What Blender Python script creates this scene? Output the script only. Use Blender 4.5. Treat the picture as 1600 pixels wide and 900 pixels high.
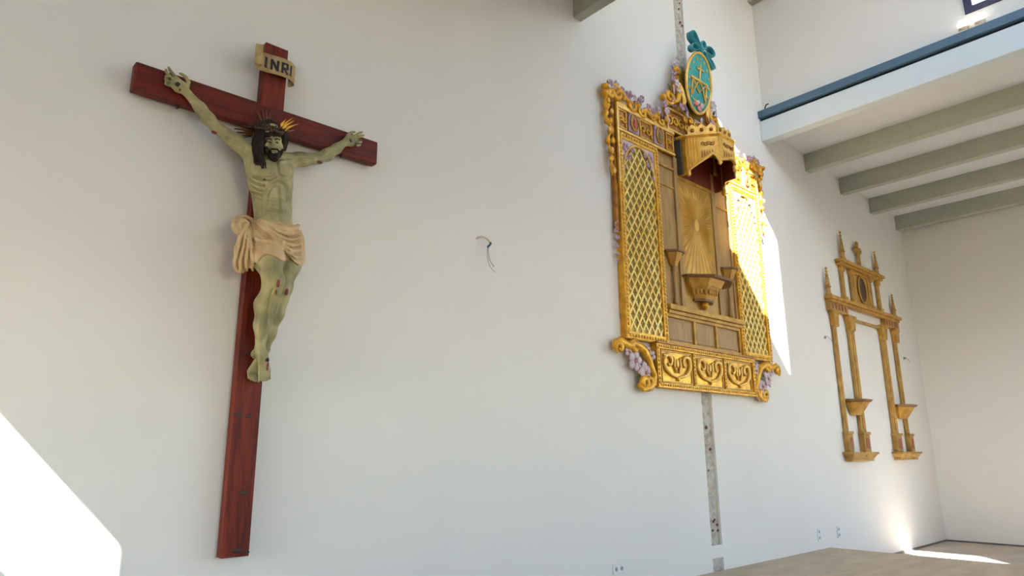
import bpy, bmesh, math, random
import numpy as np
from mathutils import Vector, Matrix
random.seed(7)
for o in list(bpy.data.objects): bpy.data.objects.remove(o)
C = bpy.context.scene.collection
scn = bpy.context.scene
PI = math.pi

# ------------------------------------------------------------------ camera
# world: X along the long wall, wall face at y = 0 (room on -y), Z up, raised floor at z = 0
CAM = np.array([0.0, -4.431, 1.25])
FPX = 1074.3
_r = np.array([0.74163698, -0.6707694, -0.00655756])
_u = np.array([-0.15306701, -0.17874036, 0.97191686])
_f = np.array([0.65310418, 0.71980574, 0.23523312])
cd = bpy.data.cameras.new('camera'); cam = bpy.data.objects.new('camera', cd); C.objects.link(cam)
cd.sensor_width = 36; cd.lens = FPX / 1600 * 36; cd.clip_end = 200
M = Matrix.Identity(4)
for i in range(3):
    M[i][0] = _r[i]; M[i][1] = _u[i]; M[i][2] = -_f[i]; M[i][3] = CAM[i]
cam.matrix_world = M
scn.camera = cam

def P(px, py, off):
    """photo pixel -> world point standing `off` metres out from the long wall"""
    d = (px - 800) * _r + (450 - py) * _u + FPX * _f
    t = (-CAM[1] - off) / d[1]
    q = CAM + d * t
    return (q[0], -off, q[2])

# ------------------------------------------------------------------ light
SUN_DIR = Vector((1.07, 1.0, -1.18)).normalized()
w = bpy.data.worlds.new('sky'); scn.world = w; w.use_nodes = True
nt = w.node_tree; bg = nt.nodes['Background']
sky = nt.nodes.new('ShaderNodeTexSky'); sky.sky_type = 'NISHITA'; sky.sun_disc = False
sky.sun_elevation = math.asin(-SUN_DIR.z); sky.sun_rotation = math.atan2(-SUN_DIR.x, -SUN_DIR.y)
sky.air_density = 1.0; sky.dust_density = 0.5; sky.ozone_density = 2.0
nt.links.new(sky.outputs[0], bg.inputs[0]); bg.inputs[1].default_value = 3.6
sl = bpy.data.lights.new('sun', 'SUN'); sl.energy = 170; sl.angle = 0.009; sl.color = (1, .98, .955)
so = bpy.data.objects.new('sun', sl); C.objects.link(so)
so.rotation_euler = SUN_DIR.to_track_quat('-Z', 'Y').to_euler(); so.location = (-8, -12, 14)
scn.view_settings.view_transform = 'Standard'; scn.view_settings.look = 'None'
scn.view_settings.gamma = 1; scn.view_settings.use_curve_mapping = False
scn.view_settings.exposure = -0.92

def portal(cx, cy, cz, sx, sy, rot):
    l = bpy.data.lights.new('window_daylight', 'AREA'); l.shape = 'RECTANGLE'; l.size = sx; l.size_y = sy
    l.cycles.is_portal = True
    o = bpy.data.objects.new('window_daylight', l); C.objects.link(o); o.location = (cx, cy, cz); o.rotation_euler = rot

# ------------------------------------------------------------------ materials
MATS = {}
def mat(name, col, rough=.6, metal=0, var=0.0, vscale=8, bump=0, bscale=40, col2=None, spec=.5, emit=None, stretch=None):
    m = bpy.data.materials.new(name); m.use_nodes = True; t = m.node_tree; b = t.nodes['Principled BSDF']
    b.inputs['Base Color'].default_value = (*col, 1); b.inputs['Roughness'].default_value = rough
    b.inputs['Metallic'].default_value = metal; b.inputs['Specular IOR Level'].default_value = spec
    if var or col2 or bump:
        tc = t.nodes.new('ShaderNodeTexCoord'); mp = t.nodes.new('ShaderNodeMapping')
        geo = t.nodes.new('ShaderNodeNewGeometry')
        t.links.new(geo.outputs['Position'], mp.inputs['Vector'])
        if stretch: mp.inputs['Scale'].default_value = stretch
    if var or col2:
        n = t.nodes.new('ShaderNodeTexNoise'); n.inputs['Scale'].default_value = vscale; n.inputs['Detail'].default_value = 5
        t.links.new(mp.outputs[0], n.inputs['Vector'])
        r = t.nodes.new('ShaderNodeValToRGB'); r.color_ramp.elements[0].position = .35; r.color_ramp.elements[1].position = .68
        c2 = col2 or tuple(max(0, c * (1 - var)) for c in col)
        r.color_ramp.elements[0].color = (*c2, 1); r.color_ramp.elements[1].color = (*col, 1)
        t.links.new(n.outputs['Fac'], r.inputs['Fac']); t.links.new(r.outputs['Color'], b.inputs['Base Color'])
    if bump:
        n2 = t.nodes.new('ShaderNodeTexNoise'); n2.inputs['Scale'].default_value = bscale; n2.inputs['Detail'].default_value = 6
        t.links.new(mp.outputs[0], n2.inputs['Vector'])
        bp = t.nodes.new('ShaderNodeBump'); bp.inputs['Strength'].default_value = bump; bp.inputs['Distance'].default_value = .02
        t.links.new(n2.outputs['Fac'], bp.inputs['Height']); t.links.new(bp.outputs[0], b.inputs['Normal'])
    if emit:
        b.inputs['Emission Color'].default_value = (*emit[0], 1); b.inputs['Emission Strength'].default_value = emit[1]
    MATS[name] = m; return m
mat('plaster', (.80, .762, .702), .85, var=.03, vscale=1.2, bump=.10, bscale=3.0, spec=.2)
mat('ceil_white', (.76, .755, .74), .8, var=.05, vscale=3, spec=.2)
mat('beam_paint', (.35, .36, .29), .6, var=.08, vscale=3)
mat('edge_paint', (.66, .74, .755), .6, var=.05, vscale=2)
mat('blue_metal', (.06, .13, .20), .5, var=.15, vscale=2)
mat('gap_dark', (.02, .022, .025), .9)
mat('floor_mat', (.54, .44, .315), .6, col2=(.41, .335, .235), vscale=1.6, bump=.08, bscale=8, stretch=(1, 3, 1))
mat('low_floor', (.52, .45, .36), .6, col2=(.38, .33, .265), vscale=1.5)
mat('rough_fill', (.60, .56, .49), .95, col2=(.40, .35, .28), vscale=14, bump=.7, bscale=30)
mat('skirting', (.13, .12, .11), .6)
mat('fleck', (.16, .07, .045), .9)
mat('navy', (.02, .018, .055), .5)
mat('lamp_glass', (1, .95, .85), .3, emit=((1, .93, .8), 9))
mat('lamp_body', (.75, .62, .45), .5)
mat('plate_white', (.74, .74, .73), .4)
mat('socket_dark', (.25, .25, .25), .5)
mat('cable_cream', (.62, .52, .38), .6)
mat('cable_teal', (.015, .10, .12), .5)
mat('cable_grey', (.30, .34, .33), .6)
mat('cable_brown', (.22, .13, .12), .6)
mat('wood_red', (.17, .020, .006), .5, col2=(.07, .007, .003), vscale=7, bump=.12, bscale=12, stretch=(5, 5, .5), spec=.25)
mat('wood_red_h', (.15, .016, .006), .5, col2=(.06, .006, .003), vscale=7, bump=.12, bscale=12, stretch=(.5, 5, 5), spec=.25)
mat('knot', (.022, .004, .003), .5)
mat('parchment', (.50, .37, .17), .6, col2=(.33, .22, .08), vscale=14)
mat('ink', (.012, .006, .01), .6)
mat('skin', (.40, .35, .16), .42, col2=(.19, .17, .07), vscale=9, bump=.15, bscale=30)
mat('cloth', (.60, .45, .25), .6, col2=(.46, .30, .15), vscale=10, bump=.2, bscale=25)
mat('hair', (.020, .011, .007), .6, var=.5, vscale=30, spec=.2)
mat('thorn', (.05, .022, .012), .6)
mat('wound', (.15, .018, .012), .4)
mat('wound_dark', (.012, .005, .008), .5)
mat('nail', (.03, .012, .012), .5)
mat('ray_shaded', (.11, .035, .010), .4, metal=.4)  # shade on the left and top halo rays, put into a darker brown
mat('ray_gold', (.80, .42, .03), .35, metal=.6)
mat('gold', (.78, .42, .03), .42, metal=.5, col2=(.48, .22, .018), vscale=10, bump=.15, bscale=40)
mat('gold_pale', (.80, .54, .13), .38, metal=.35, col2=(.62, .33, .05), vscale=12)
mat('gold_deep', (.42, .17, .014), .42, metal=.4, col2=(.22, .075, .008), vscale=14, bump=.2)
mat('gold_old', (.50, .285, .042), .5, metal=.3, col2=(.33, .16, .02), vscale=9)
mat('wood_taupe', (.39, .235, .075), .55, col2=(.27, .15, .045), vscale=6, stretch=(4, 4, .6))
mat('gold_aged', (.44, .265, .06), .5, metal=.25, col2=(.29, .155, .03), vscale=9)
mat('sun_field', (.46, .255, .04), .45, metal=.2, col2=(.36, .18, .025), vscale=4)
mat('lattice_back', (.42, .28, .035), .5, metal=.2, col2=(.30, .19, .02), vscale=20)
mat('slit_dark', (.10, .062, .012), .7)
mat('lattice_gold', (.80, .60, .18), .42, metal=.2, col2=(.66, .42, .07), vscale=7)
mat('sun_gold', (.66, .42, .09), .45, metal=.25, col2=(.54, .31, .05), vscale=6)
mat('lilac', (.46, .33, .38), .6, col2=(.33, .17, .24), vscale=25)
mat('lilac_pale', (.60, .50, .52), .55, col2=(.50, .36, .40), vscale=25)
mat('petal_heart', (.45, .16, .14), .6)
mat('leaf', (.13, .14, .05), .6)
mat('teal', (.015, .30, .28), .45, var=.3, vscale=14)
mat('teal_ribbon', (.02, .26, .30), .3, var=.25, vscale=8)
mat('pink', (.55, .20, .18), .6)
mat('red_enamel', (.38, .03, .02), .5)
mat('red_wood', (.16, .022, .006), .5, var=.4, vscale=8)
mat('dark_slab', (.045, .04, .035), .6)
mat('shelf_wood', (.22, .105, .045), .5, var=.3, vscale=6)
mat('portrait', (.075, .028, .012), .5, var=.6, vscale=12)
mat('pedestal_red', (.33, .105, .045), .6, var=.3, vscale=14)
gm = bpy.data.materials.new('glass'); gm.use_nodes = True; t = gm.node_tree
for n in list(t.nodes): t.nodes.remove(n)
_o = t.nodes.new('ShaderNodeOutputMaterial'); _m = t.nodes.new('ShaderNodeMixShader'); _t = t.nodes.new('ShaderNodeBsdfTransparent'); _g = t.nodes.new('ShaderNodeBsdfGlossy')
_g.inputs['Roughness'].default_value = .02; _m.inputs[0].default_value = .06
t.links.new(_t.outputs[0], _m.inputs[1]); t.links.new(_g.outputs[0], _m.inputs[2]); t.links.new(_m.outputs[0], _o.inputs[0]); MATS['glass'] = gm

# ------------------------------------------------------------------ mesh helpers
def empty(name, loc, label, cat, group=None):
    e = bpy.data.objects.new(name, None); C.objects.link(e); e.location = loc; e.empty_display_size = .1
    e['label'] = label; e['category'] = cat
    if group: e['group'] = group
    return e
def wloc(o):
    v = Vector(o.location)
    while o.parent: o = o.parent; v += Vector(o.location)
    return v
def tag(o, label, cat, group=None):
    o['label'] = label; o['category'] = cat
    if group: o['group'] = group
    return o
def raw(name, verts, faces, m, parent=None, smooth=False, bevel=0, kind=None, label=None):
    v = np.array(verts, dtype=float); c = (v.min(0) + v.max(0)) / 2
    me = bpy.data.meshes.new(name); me.from_pydata((v - c).tolist(), [], faces); me.update()
    me.materials.append(MATS[m])
    if smooth: me.polygons.foreach_set('use_smooth', [True] * len(me.polygons))
    o = bpy.data.objects.new(name, me); C.objects.link(o)
    if parent:
        o.parent = parent; o.location = Vector(c) - wloc(parent)
    else: o.location = c
    if bevel:
        b = o.modifiers.new('bevel', 'BEVEL'); b.width = bevel; b.segments = 2; b.limit_method = 'ANGLE'
    if kind: o['kind'] = kind
    if label: o['label'] = label
    return o
class MB:
    def __init__(s): s.v = []; s.f = []
    def add(s, v, f):
        n = len(s.v); s.v += [tuple(q) for q in v]; s.f += [tuple(i + n for i in g) for g in f]; return s
    def box(s, x0, x1, y0, y1, z0, z1):
        v = [(x, y, z) for z in (z0, z1) for y in (y0, y1) for x in (x0, x1)]
        return s.add(v, [(0, 2, 3, 1), (4, 5, 7, 6), (0, 1, 5, 4), (2, 6, 7, 3), (0, 4, 6, 2), (1, 3, 7, 5)])
    def prism(s, poly, w0, w1, ox=0, oz=0, top=None):
        """polygon in the wall plane (x,z) extruded from w0 to w1 metres out; `top` = other outline for the outer face"""
        a = sum(poly[i][0] * poly[(i + 1) % len(poly)][1] - poly[(i + 1) % len(poly)][0] * poly[i][1] for i in range(len(poly)))
        tp = top or poly
        if a < 0: poly = poly[::-1]; tp = tp[::-1]
        n = len(poly)
        v = [(p[0] + ox, -w0, p[1] + oz) for p in poly] + [(p[0] + ox, -w1, p[1] + oz) for p in tp]
        return s.add(v, [tuple(range(n))[::-1], tuple(range(n, 2 * n))] + [(i, (i + 1) % n, n + (i + 1) % n, n + i) for i in range(n)])
    def plan(s, poly, z0, z1, poly2=None):
        """plan polygon (x, out) extruded in height; poly2 = outline at z1"""
        p2 = poly2 or poly; n = len(poly)
        v = [(p[0], -p[1], z0) for p in poly] + [(p[0], -p[1], z1) for p in p2]
        a = sum(poly[i][0] * -poly[(i + 1) % n][1] + poly[(i + 1) % n][0] * poly[i][1] for i in range(n))
        F = [tuple(range(n))[::-1], tuple(range(n, 2 * n))] + [(i, (i + 1) % n, n + (i + 1) % n, n + i) for i in range(n)]
        if a < 0: F = [g[::-1] for g in F]
        return s.add(v, F)
    def tube(s, pts, r, n=8, flat=1.0):
        pts = [Vector(p) for p in pts]; N = len(pts); r = r if isinstance(r, (list, tuple)) else [r] * N
        ref = Vector((0, -1, 0)); V = []; F = []
        for i, p in enumerate(pts):
            d = (pts[min(i + 1, N - 1)] - pts[max(i - 1, 0)])
            d = d.normalized() if d.length > 1e-9 else Vector((0, 0, 1))
            a = ref.cross(d)
            if a.length < .05: a = Vector((1, 0, 0)).cross(d)
            a.normalize(); b = d.cross(a).normalized()
            for k in range(n):
                t = 2 * PI * k / n; V.append(p + a * (r[i] * math.cos(t)) + b * (r[i] * flat * math.sin(t)))
        for i in range(N - 1):
            for k in range(n):
                F.append((i * n + k, i * n + (k + 1) % n, (i + 1) * n + (k + 1) % n, (i + 1) * n + k))
        F.append(tuple(range(n))[::-1]); F.append(tuple((N - 1) * n + k for k in range(n)))
        return s.add(V, F)
    def lathe(s, prof, c, n=12, sx=1, sy=1):
        V = []; F = []
        for (r, z) in prof:
            for k in range(n):
                t = 2 * PI * k / n; V.append((c[0] + r * sx * math.cos(t), c[1] + r * sy * math.sin(t), c[2] + z))
        for i in range(len(prof) - 1):
            for k in range(n): F.append((i * n + k, i * n + (k + 1) % n, (i + 1) * n + (k + 1) % n, (i + 1) * n + k))
        F.append(tuple(range(n))[::-1]); F.append(tuple((len(prof) - 1) * n + k for k in range(n)))
        return s.add(V, F)
    def ball(s, c, r, nu=8, nv=6, rot=None):
        r = r if isinstance(r, (tuple, list)) else (r, r, r); V = []; F = []
        for j in range(1, nv):
            ph = PI * j / nv
            for i in range(nu):
                th = 2 * PI * i / nu; V.append(Vector((r[0] * math.sin(ph) * math.cos(th), r[1] * math.sin(ph) * math.sin(th), r[2] * math.cos(ph))))
        V += [Vector((0, 0, r[2])), Vector((0, 0, -r[2]))]; T, B = len(V) - 2, len(V) - 1
        for j in range(nv - 2):
            for i in range(nu): F.append((j * nu + i, (j + 1) * nu + i, (j + 1) * nu + (i + 1) % nu, j * nu + (i + 1) % nu))
        for i in range(nu): F.append((T, i, (i + 1) % nu)); F.append((B, (nv - 2) * nu + (i + 1) % nu, (nv - 2) * nu + i))
        V = [(rot @ q if rot else q) + Vector(c) for q in V]
        return s.add(V, F)
    def build(s, name, m, parent=None, smooth=False, bevel=0, kind=None, label=None):
        return raw(name, s.v, s.f, m, parent, smooth, bevel, kind, label)
def struct(name, mb, m, parent=None, **k):
    o = mb.build(name, m, parent, **k)
    if not parent: o['kind'] = 'structure'
    return o
def wall_holes(mb, axis, c0, c1, a0, a1, z0, z1, holes):
    """slab with rectangular holes: axis 'x' = wall in plane x (a = y), 'y' = wall in plane y (a = x)"""
    As = sorted({a0, a1, *[h[0] for h in holes], *[h[1] for h in holes]}); Zs = sorted({z0, z1, *[h[2] for h in holes], *[h[3] for h in holes]})
    for i in range(len(As) - 1):
        for j in range(len(Zs) - 1):
            am, zm = (As[i] + As[i + 1]) / 2, (Zs[j] + Zs[j + 1]) / 2
            if any(h[0] < am < h[1] and h[2] < zm < h[3] for h in holes): continue
            if axis == 'x': mb.box(c0, c1, As[i], As[i + 1], Zs[j], Zs[j + 1])
            else: mb.box(As[i], As[i + 1], c0, c1, Zs[j], Zs[j + 1])
    return mb
def arc(cx, cz, rx, rz, a0, a1, n=16):
    return [(cx + rx * math.cos(math.radians(a0 + (a1 - a0) * i / n)), cz + rz * math.sin(math.radians(a0 + (a1 - a0) * i / n))) for i in range(n + 1)]
def spiral(cx, cz, r0, r1, a0, a1, n=26):
    return [(cx + (r0 + (r1 - r0) * i / n) * math.cos(math.radians(a0 + (a1 - a0) * i / n)), cz + (r0 + (r1 - r0) * i / n) * math.sin(math.radians(a0 + (a1 - a0) * i / n))) for i in range(n + 1)]
def on(poly, wv): return [(p[0], -wv, p[1]) for p in poly]
def taper(n, r0, r1): return [r0 + (r1 - r0) * i / (n - 1) for i in range(n)]
def belly(n, r, e=.35): return [r * (e + (1 - e) * math.sin(PI * (i + .5) / n)) for i in range(n)]

def smooth_path(pts, n=6):
    out = []
    for i in range(len(pts) - 1):
        p0, p1, p2, p3 = [np.array(pts[max(0, min(len(pts) - 1, i + k))], float) for k in (-1, 0, 1, 2)]
        for j in range(n):
            t_ = j / n; out.append(tuple(.5 * ((2 * p1) + (-p0 + p2) * t_ + (2 * p0 - 5 * p1 + 4 * p2 - p3) * t_ ** 2 + (-p0 + 3 * p1 - 3 * p2 + p3) * t_ ** 3)))
    out.append(tuple(pts[-1])); return out

# ------------------------------------------------------------------ surface-nets mesher for carved bodies
def lerp(a, b, t): return [a[i] + (b[i] - a[i]) * t for i in range(3)]
class Sculpt:
    def __init__(s, lo, hi, h):
        s.lo = np.array(lo, float); s.h = h; s.n = np.ceil((np.array(hi) - s.lo) / h).astype(int) + 1
        s.F = np.full(s.n, .08, np.float32)
        s.ax = [s.lo[i] + h * np.arange(s.n[i]) for i in range(3)]
    def _sub(s, lo, hi):
        i0 = np.clip(np.floor((np.array(lo) - s.lo) / s.h).astype(int), 0, s.n); i1 = np.clip(np.ceil((np.array(hi) - s.lo) / s.h).astype(int) + 1, 0, s.n)
        sl = tuple(slice(i0[i], i1[i]) for i in range(3))
        X = s.ax[0][sl[0]][:, None, None]; Y = s.ax[1][sl[1]][None, :, None]; Z = s.ax[2][sl[2]][None, None, :]
        return sl, X, Y, Z
    def _mix(s, sl, d, k, sub):
        a = s.F[sl]
        if a.size == 0: return
        if sub: a, d = -a, d
        h = np.clip(k - np.abs(a - d), 0, None) / max(k, 1e-6)
        r = np.minimum(a, d) - h * h * k * .25
        s.F[sl] = -r if sub else r
    def cone(s, a, b, ra, rb, k=.02, sub=False, flat=None):
        a = np.array(a); b = np.array(b); R = max(ra, rb) + .05 + k
        sl, X, Y, Z = s._sub(np.minimum(a, b) - R, np.maximum(a, b) + R)
        d = b - a; L = max(d @ d, 1e-9)
        t = np.clip(((X - a[0]) * d[0] + (Y - a[1]) * d[1] + (Z - a[2]) * d[2]) / L, 0, 1)
        fy = flat or 1
        D = np.sqrt((X - a[0] - t * d[0]) ** 2 + ((Y - a[1] - t * d[1]) / fy) ** 2 + (Z - a[2] - t * d[2]) ** 2) - (ra + (rb - ra) * t)
        s._mix(sl, (D * min(1, fy)).astype(np.float32), k, sub)
    def chain(s, pts, k=.02, flat=None):
        for (a, ra), (b, rb) in zip(pts[:-1], pts[1:]): s.cone(a, b, ra, rb, k, flat=flat)
    def ell(s, c, r, k=.03, sub=False, rot=0):
        c = np.array(c); r = np.array(r, float); R = r.max() + .05 + k
        sl, X, Y, Z = s._sub(c - R, c + R)
        x = X - c[0]; y = Y - c[1]; z = Z - c[2]
        if rot: cr, sr = math.cos(rot), math.sin(rot); x, z = x * cr + z * sr, -x * sr + z * cr
        k0 = np.sqrt((x / r[0]) ** 2 + (y / r[1]) ** 2 + (z / r[2]) ** 2); k1 = np.sqrt((x / r[0] ** 2) ** 2 + (y / r[1] ** 2) ** 2 + (z / r[2] ** 2) ** 2) + 1e-9
        s._mix(sl, (k0 * (k0 - 1) / k1).astype(np.float32), k, sub)
    def hit(s, px, py, lift=0.0):
        d = (px - 800) * _r + (450 - py) * _u + FPX * _f
        ys = np.arange(s.lo[1] + s.h, s.lo[1] + s.h * (s.n[1] - 2), s.h * .5); ts = (ys - CAM[1]) / d[1]
        pt = CAM[None] + ts[:, None] * d[None]; g = (pt - s.lo) / s.h; i = np.clip(np.floor(g).astype(int), 0, s.n - 2); fr = np.clip(g - i, 0, 1)
        val = 0
        for a in (0, 1):
            for b in (0, 1):
                for c in (0, 1):
                    wt = (fr[:, 0] if a else 1 - fr[:, 0]) * (fr[:, 1] if b else 1 - fr[:, 1]) * (fr[:, 2] if c else 1 - fr[:, 2])
                    val = val + wt * s.F[i[:, 0] + a, i[:, 1] + b, i[:, 2] + c]
        k = int(np.argmax(val < 0))
        if val[k] >= 0: return P(px, py, .15)
        q = pt[k] - d / np.linalg.norm(d) * lift
        return tuple(q)
    def trace(s, pts, r, k=.012, lift=0.0, sub=False, n=4):
        sp = smooth_path([(p[0], p[1], 0) for p in pts], n); H = [s.hit(p[0], p[1], lift) for p in sp]; N = len(H)
        rr = [r * (.45 + .55 * math.sin(PI * (i + .5) / N)) for i in range(N)]
        for i in range(N - 1): s.cone(H[i], H[i + 1], rr[i], rr[i + 1], k, sub)
    def mesh(s):
        F = s.F; S = F < 0
        n = np.array(F.shape) - 1
        cs = [(i, j, k) for i in (0, 1) for j in (0, 1) for k in (0, 1)]
        view = lambda A, c: A[c[0]:c[0] + n[0], c[1]:c[1] + n[1], c[2]:c[2] + n[2]]
        cnt = sum(view(S, c).astype(np.int8) for c in cs)
        act = np.argwhere((cnt > 0) & (cnt < 8))
        idx = np.full(n, -1, np.int64); idx[tuple(act.T)] = np.arange(len(act))
        acc = np.zeros((len(act), 3)); num = np.zeros(len(act))
        for c in cs:
            for ax in range(3):
                if c[ax]: continue
                c2 = list(c); c2[ax] = 1
                fa = F[tuple((act + np.array(c)).T)]; fb = F[tuple((act + np.array(c2)).T)]
                m = (fa < 0) != (fb < 0); t = np.where(m, fa / np.where(fa == fb, 1, fa - fb), 0)
                p = np.tile(np.array(c, float), (len(act), 1)); p[:, ax] = t
                acc[m] += p[m]; num[m] += 1
        V = s.lo + s.h * (act + acc / num[:, None])
        Q = []
        for ax in range(3):
            o1, o2 = [(1, 2), (2, 0), (0, 1)][ax]
            sl0 = [slice(1, n[i]) for i in range(3)]; sl0[ax] = slice(0, n[ax])
            sl1 = list(sl0); sl1[ax] = slice(1, n[ax] + 1)
            e = S[tuple(sl0)] != S[tuple(sl1)]; ins = S[tuple(sl0)]
            g = np.argwhere(e); off = np.array([1, 1, 1]); off[ax] = 0; g = g + off
            inside = S[tuple(g.T)]
            def cell(da, db):
                q = g.copy(); q[:, o1] -= da; q[:, o2] -= db; return idx[tuple(q.T)]
            quad = np.stack([cell(1, 1), cell(0, 1), cell(0, 0), cell(1, 0)], 1)
            quad[~inside] = quad[~inside][:, ::-1]; Q.append(quad)
        Q = np.concatenate(Q); Q = Q[(Q >= 0).all(1)]
        return V.tolist(), Q.tolist()
    def build(s, name, m, parent):
        v, f = s.mesh(); return raw(name, v, f, m, parent, smooth=True)

# ================================================================== SETTING
XL, XR, YB = -3.0, 14.42, -11.0
CH0, CH1 = 6.93, 7.145
m = MB()
m.box(XL - .2, CH0, 0, .25, -.4, 9.8).box(CH1, XR + .2, 0, .25, -.4, 9.8).box(CH0, CH1, .05, .25, -.4, 9.8).box(CH0, CH1, 0, .05, .135, .262)
wall_front = struct('wall_front', m, 'plaster')
def rough_panel(name, z0, z1, seed):
    rnd = random.Random(seed); nx, nz = 6, max(2, int((z1 - z0) / .035)); v = []; f = []
    for j in range(nz + 1):
        for i in range(nx + 1):
            e = .0 if i in (0, nx) else rnd.uniform(-.012, .014)
            v.append((CH0 + (CH1 - CH0) * i / nx, .030 - e, z0 + (z1 - z0) * j / nz))
    for j in range(nz):
        for i in range(nx): a = j * (nx + 1) + i; f.append((a, a + 1, a + nx + 2, a + nx + 1))
    return raw(name, v, f, 'rough_fill', wall_front)
rough_panel('chase_filling', .262, 9.6, 1); rough_panel('chase_filling', .0, .135, 2)
for (px, py, r) in [(1115, 815, .016), (1121, 820, .016), (1114, 829, .014), (1122, 829, .014), (1117, 812, .012), (1104, 668, .022), (1110, 702, .02), (1107, 735, .014), (1063, 35, .02), (1066, 40, .018), (1061, 14, .014), (1062, 5, .012)]:
    q = P(px, py, -.02); MB().ball((q[0], .022, q[2]), (r, .012, r * .9)).build('stone_fleck', 'fleck', wall_front, smooth=True)

FW = [(-10.2, -7.6, .7, 4.6), (-7.2, -4.6, .7, 4.6)]  # unseen openings, added to bring blue sky light onto the long wall
struct('wall_right', wall_holes(MB(), 'x', XR, XR + .2, YB, 0, -.4, 9.8, FW), 'plaster')
WL = [(-3.98, -2.3, 4.67, 5.47), (-2.0, -.7, .6, 2.4)]
struct('wall_left', wall_holes(MB(), 'x', XL - .2, XL, YB, 0, -.4, 9.8, WL), 'plaster')
RW = [(0.6, 3.2, 1.4, 3.4), (5.3, 8.9, 6.4, 8.25)]  # unseen openings added behind the camera: room fill, and a brighter lantern
struct('wall_rear', wall_holes(MB(), 'y', YB - .2, YB, XL - .2, XR + .2, -.4, 9.8, RW), 'plaster')
struct('floor', MB().box(XL, 9.80, YB, 0, -.4, 0), 'floor_mat')
struct('floor_lower', MB().box(9.80, XR, YB, 0, -.45, -.30), 'low_floor')
struct('baseboard_right', MB().box(XR - .018, XR, YB, -.018, -.30, -.272), 'skirting')
struct('baseboard_front', MB().box(9.81, XR, -.018, 0, -.30, -.272), 'skirting')
# far lower aisle: boards and beams
m = MB(); zc = lambda x: 5.90 - .042 * (x - 10.36)
m.add([(9.14, YB, zc(9.14)), (XR, YB, zc(XR)), (XR, 0, zc(XR)), (9.14, 0, zc(9.14)), (9.14, YB, zc(9.14) + .1), (XR, YB, zc(XR) + .1), (XR, 0, zc(XR) + .1), (9.14, 0, zc(9.14) + .1)],
      [(0, 3, 2, 1), (4, 5, 6, 7), (0, 1, 5, 4), (2, 3, 7, 6), (0, 4, 7, 3), (1, 2, 6, 5)])
ceil = struct('ceiling', m, 'ceil_white')
for x in (10.36, 11.65, 12.91, 14.15):
    zb = zc(x) - .285
    MB().box(x, x + .15, YB, 0, zb, zb + .30).build('beam', 'beam_paint', ceil, bevel=.008)
struct('trim_1', MB().box(8.99, 9.16, YB, 0, 5.695, 6.015), 'edge_paint', bevel=.012)
struct('trim_2', MB().box(8.955, 9.25, YB, 0, 6.055, 6.165), 'blue_metal', bevel=.006)
struct('trim_3', MB().box(9.03, 9.2, YB, 0, 6.015, 6.055), 'gap_dark')  # near-black strip: shade of the gap under the ledge, put into colour
# clerestory over the aisle with its window
CW = [(-5.2, -2.70, 6.46, 8.0), (-8.0, -5.5, 6.46, 8.0), (-10.8, -8.3, 6.46, 8.0)]  # first is the visible window; the other two are added for sky light
struct('wall_clerestory', wall_holes(MB(), 'x', 9.12, 9.32, YB, 0, 6.165, 9.0, CW), 'plaster')
def window(name, x0, x1, y0, y1, z0, z1, axis, b=.085):
    e = bpy.data.objects.new(name, None); C.objects.link(e); e.location = ((x0 + x1) / 2, (y0 + y1) / 2, z0); e['kind'] = 'structure'
    m = MB()
    if axis == 'x':
        wall_holes(m, 'x', x0, x1, y0, y1, z0, z1, [(y0 + b, y1 - b, z0 + b, z1 - b)])
        m.build('window_frame', 'navy', e); MB().box((x0 + x1) / 2 - .004, (x0 + x1) / 2 + .004, y0 + b, y1 - b, z0 + b, z1 - b).build('pane', 'glass', e)
    else:
        wall_holes(m, 'y', y0, y1, x0, x1, z0, z1, [(x0 + b, x1 - b, z0 + b, z1 - b)])
        m.build('window_frame', 'navy', e); MB().box(x0 + b, x1 - b, (y0 + y1) / 2 - .004, (y0 + y1) / 2 + .004, z0 + b, z1 - b).build('pane', 'glass', e)
    return e
for i, (y0, y1, z0, z1) in enumerate(CW):
    window('window_%d' % (i + 1), 9.105, 9.17, y0, y1 + .01, z0 - .01, z1, 'x'); portal(9.33, (y0 + y1) / 2, (z0 + z1) / 2, z1 - z0, y1 - y0, (0, PI / 2, 0))
# high lantern between the two roofs
LW = [(-3.90, -2.57, 6.78, 8.82), (-8.15, -6.87, 6.90, 8.22), (-10.8, -9.75, 6.90, 9.2)]  # first two cast the sun patches; the third is added for sky light
struct('wall_lantern', wall_holes(MB(), 'x', 4.96, 5.08, YB, 0, 6.2, 9.8, LW), 'plaster')
struct('trim_4', MB().box(4.945, 5.07, YB, 0, 5.88, 6.26), 'beam_paint', bevel=.012)
for (y0, y1, z0, z1) in LW: portal(4.95, (y0 + y1) / 2, (z0 + z1) / 2, z1 - z0, y1 - y0, (0, -PI / 2, 0))
for (y0, y1, z0, z1) in FW: portal(XR + .21, (y0 + y1) / 2, (z0 + z1) / 2, z1 - z0, y1 - y0, (0, PI / 2, 0))
for (y0, y1, z0, z1) in WL: portal(-3.21, (y0 + y1) / 2, (z0 + z1) / 2, z1 - z0, y1 - y0, (0, -PI / 2, 0))
for (x0, x1, z0, z1) in RW: portal((x0 + x1) / 2, YB - .21, (z0 + z1) / 2, x1 - x0, z1 - z0, (PI / 2, 0, 0))
m = MB(); zh = lambda x: 8.31 + (9.1 - x) * .26
m.add([(4.9, YB, zh(4.9)), (9.4, YB, zh(9.4)), (9.4, 0, zh(9.4)), (4.9, 0, zh(4.9)), (4.9, YB, 9.9), (9.4, YB, 9.9), (9.4, 0, 9.9), (4.9, 0, 9.9)],
      [(0, 3, 2, 1), (4, 5, 6, 7), (0, 1, 5, 4), (2, 3, 7, 6), (0, 4, 7, 3), (1, 2, 6, 5)])
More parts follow.
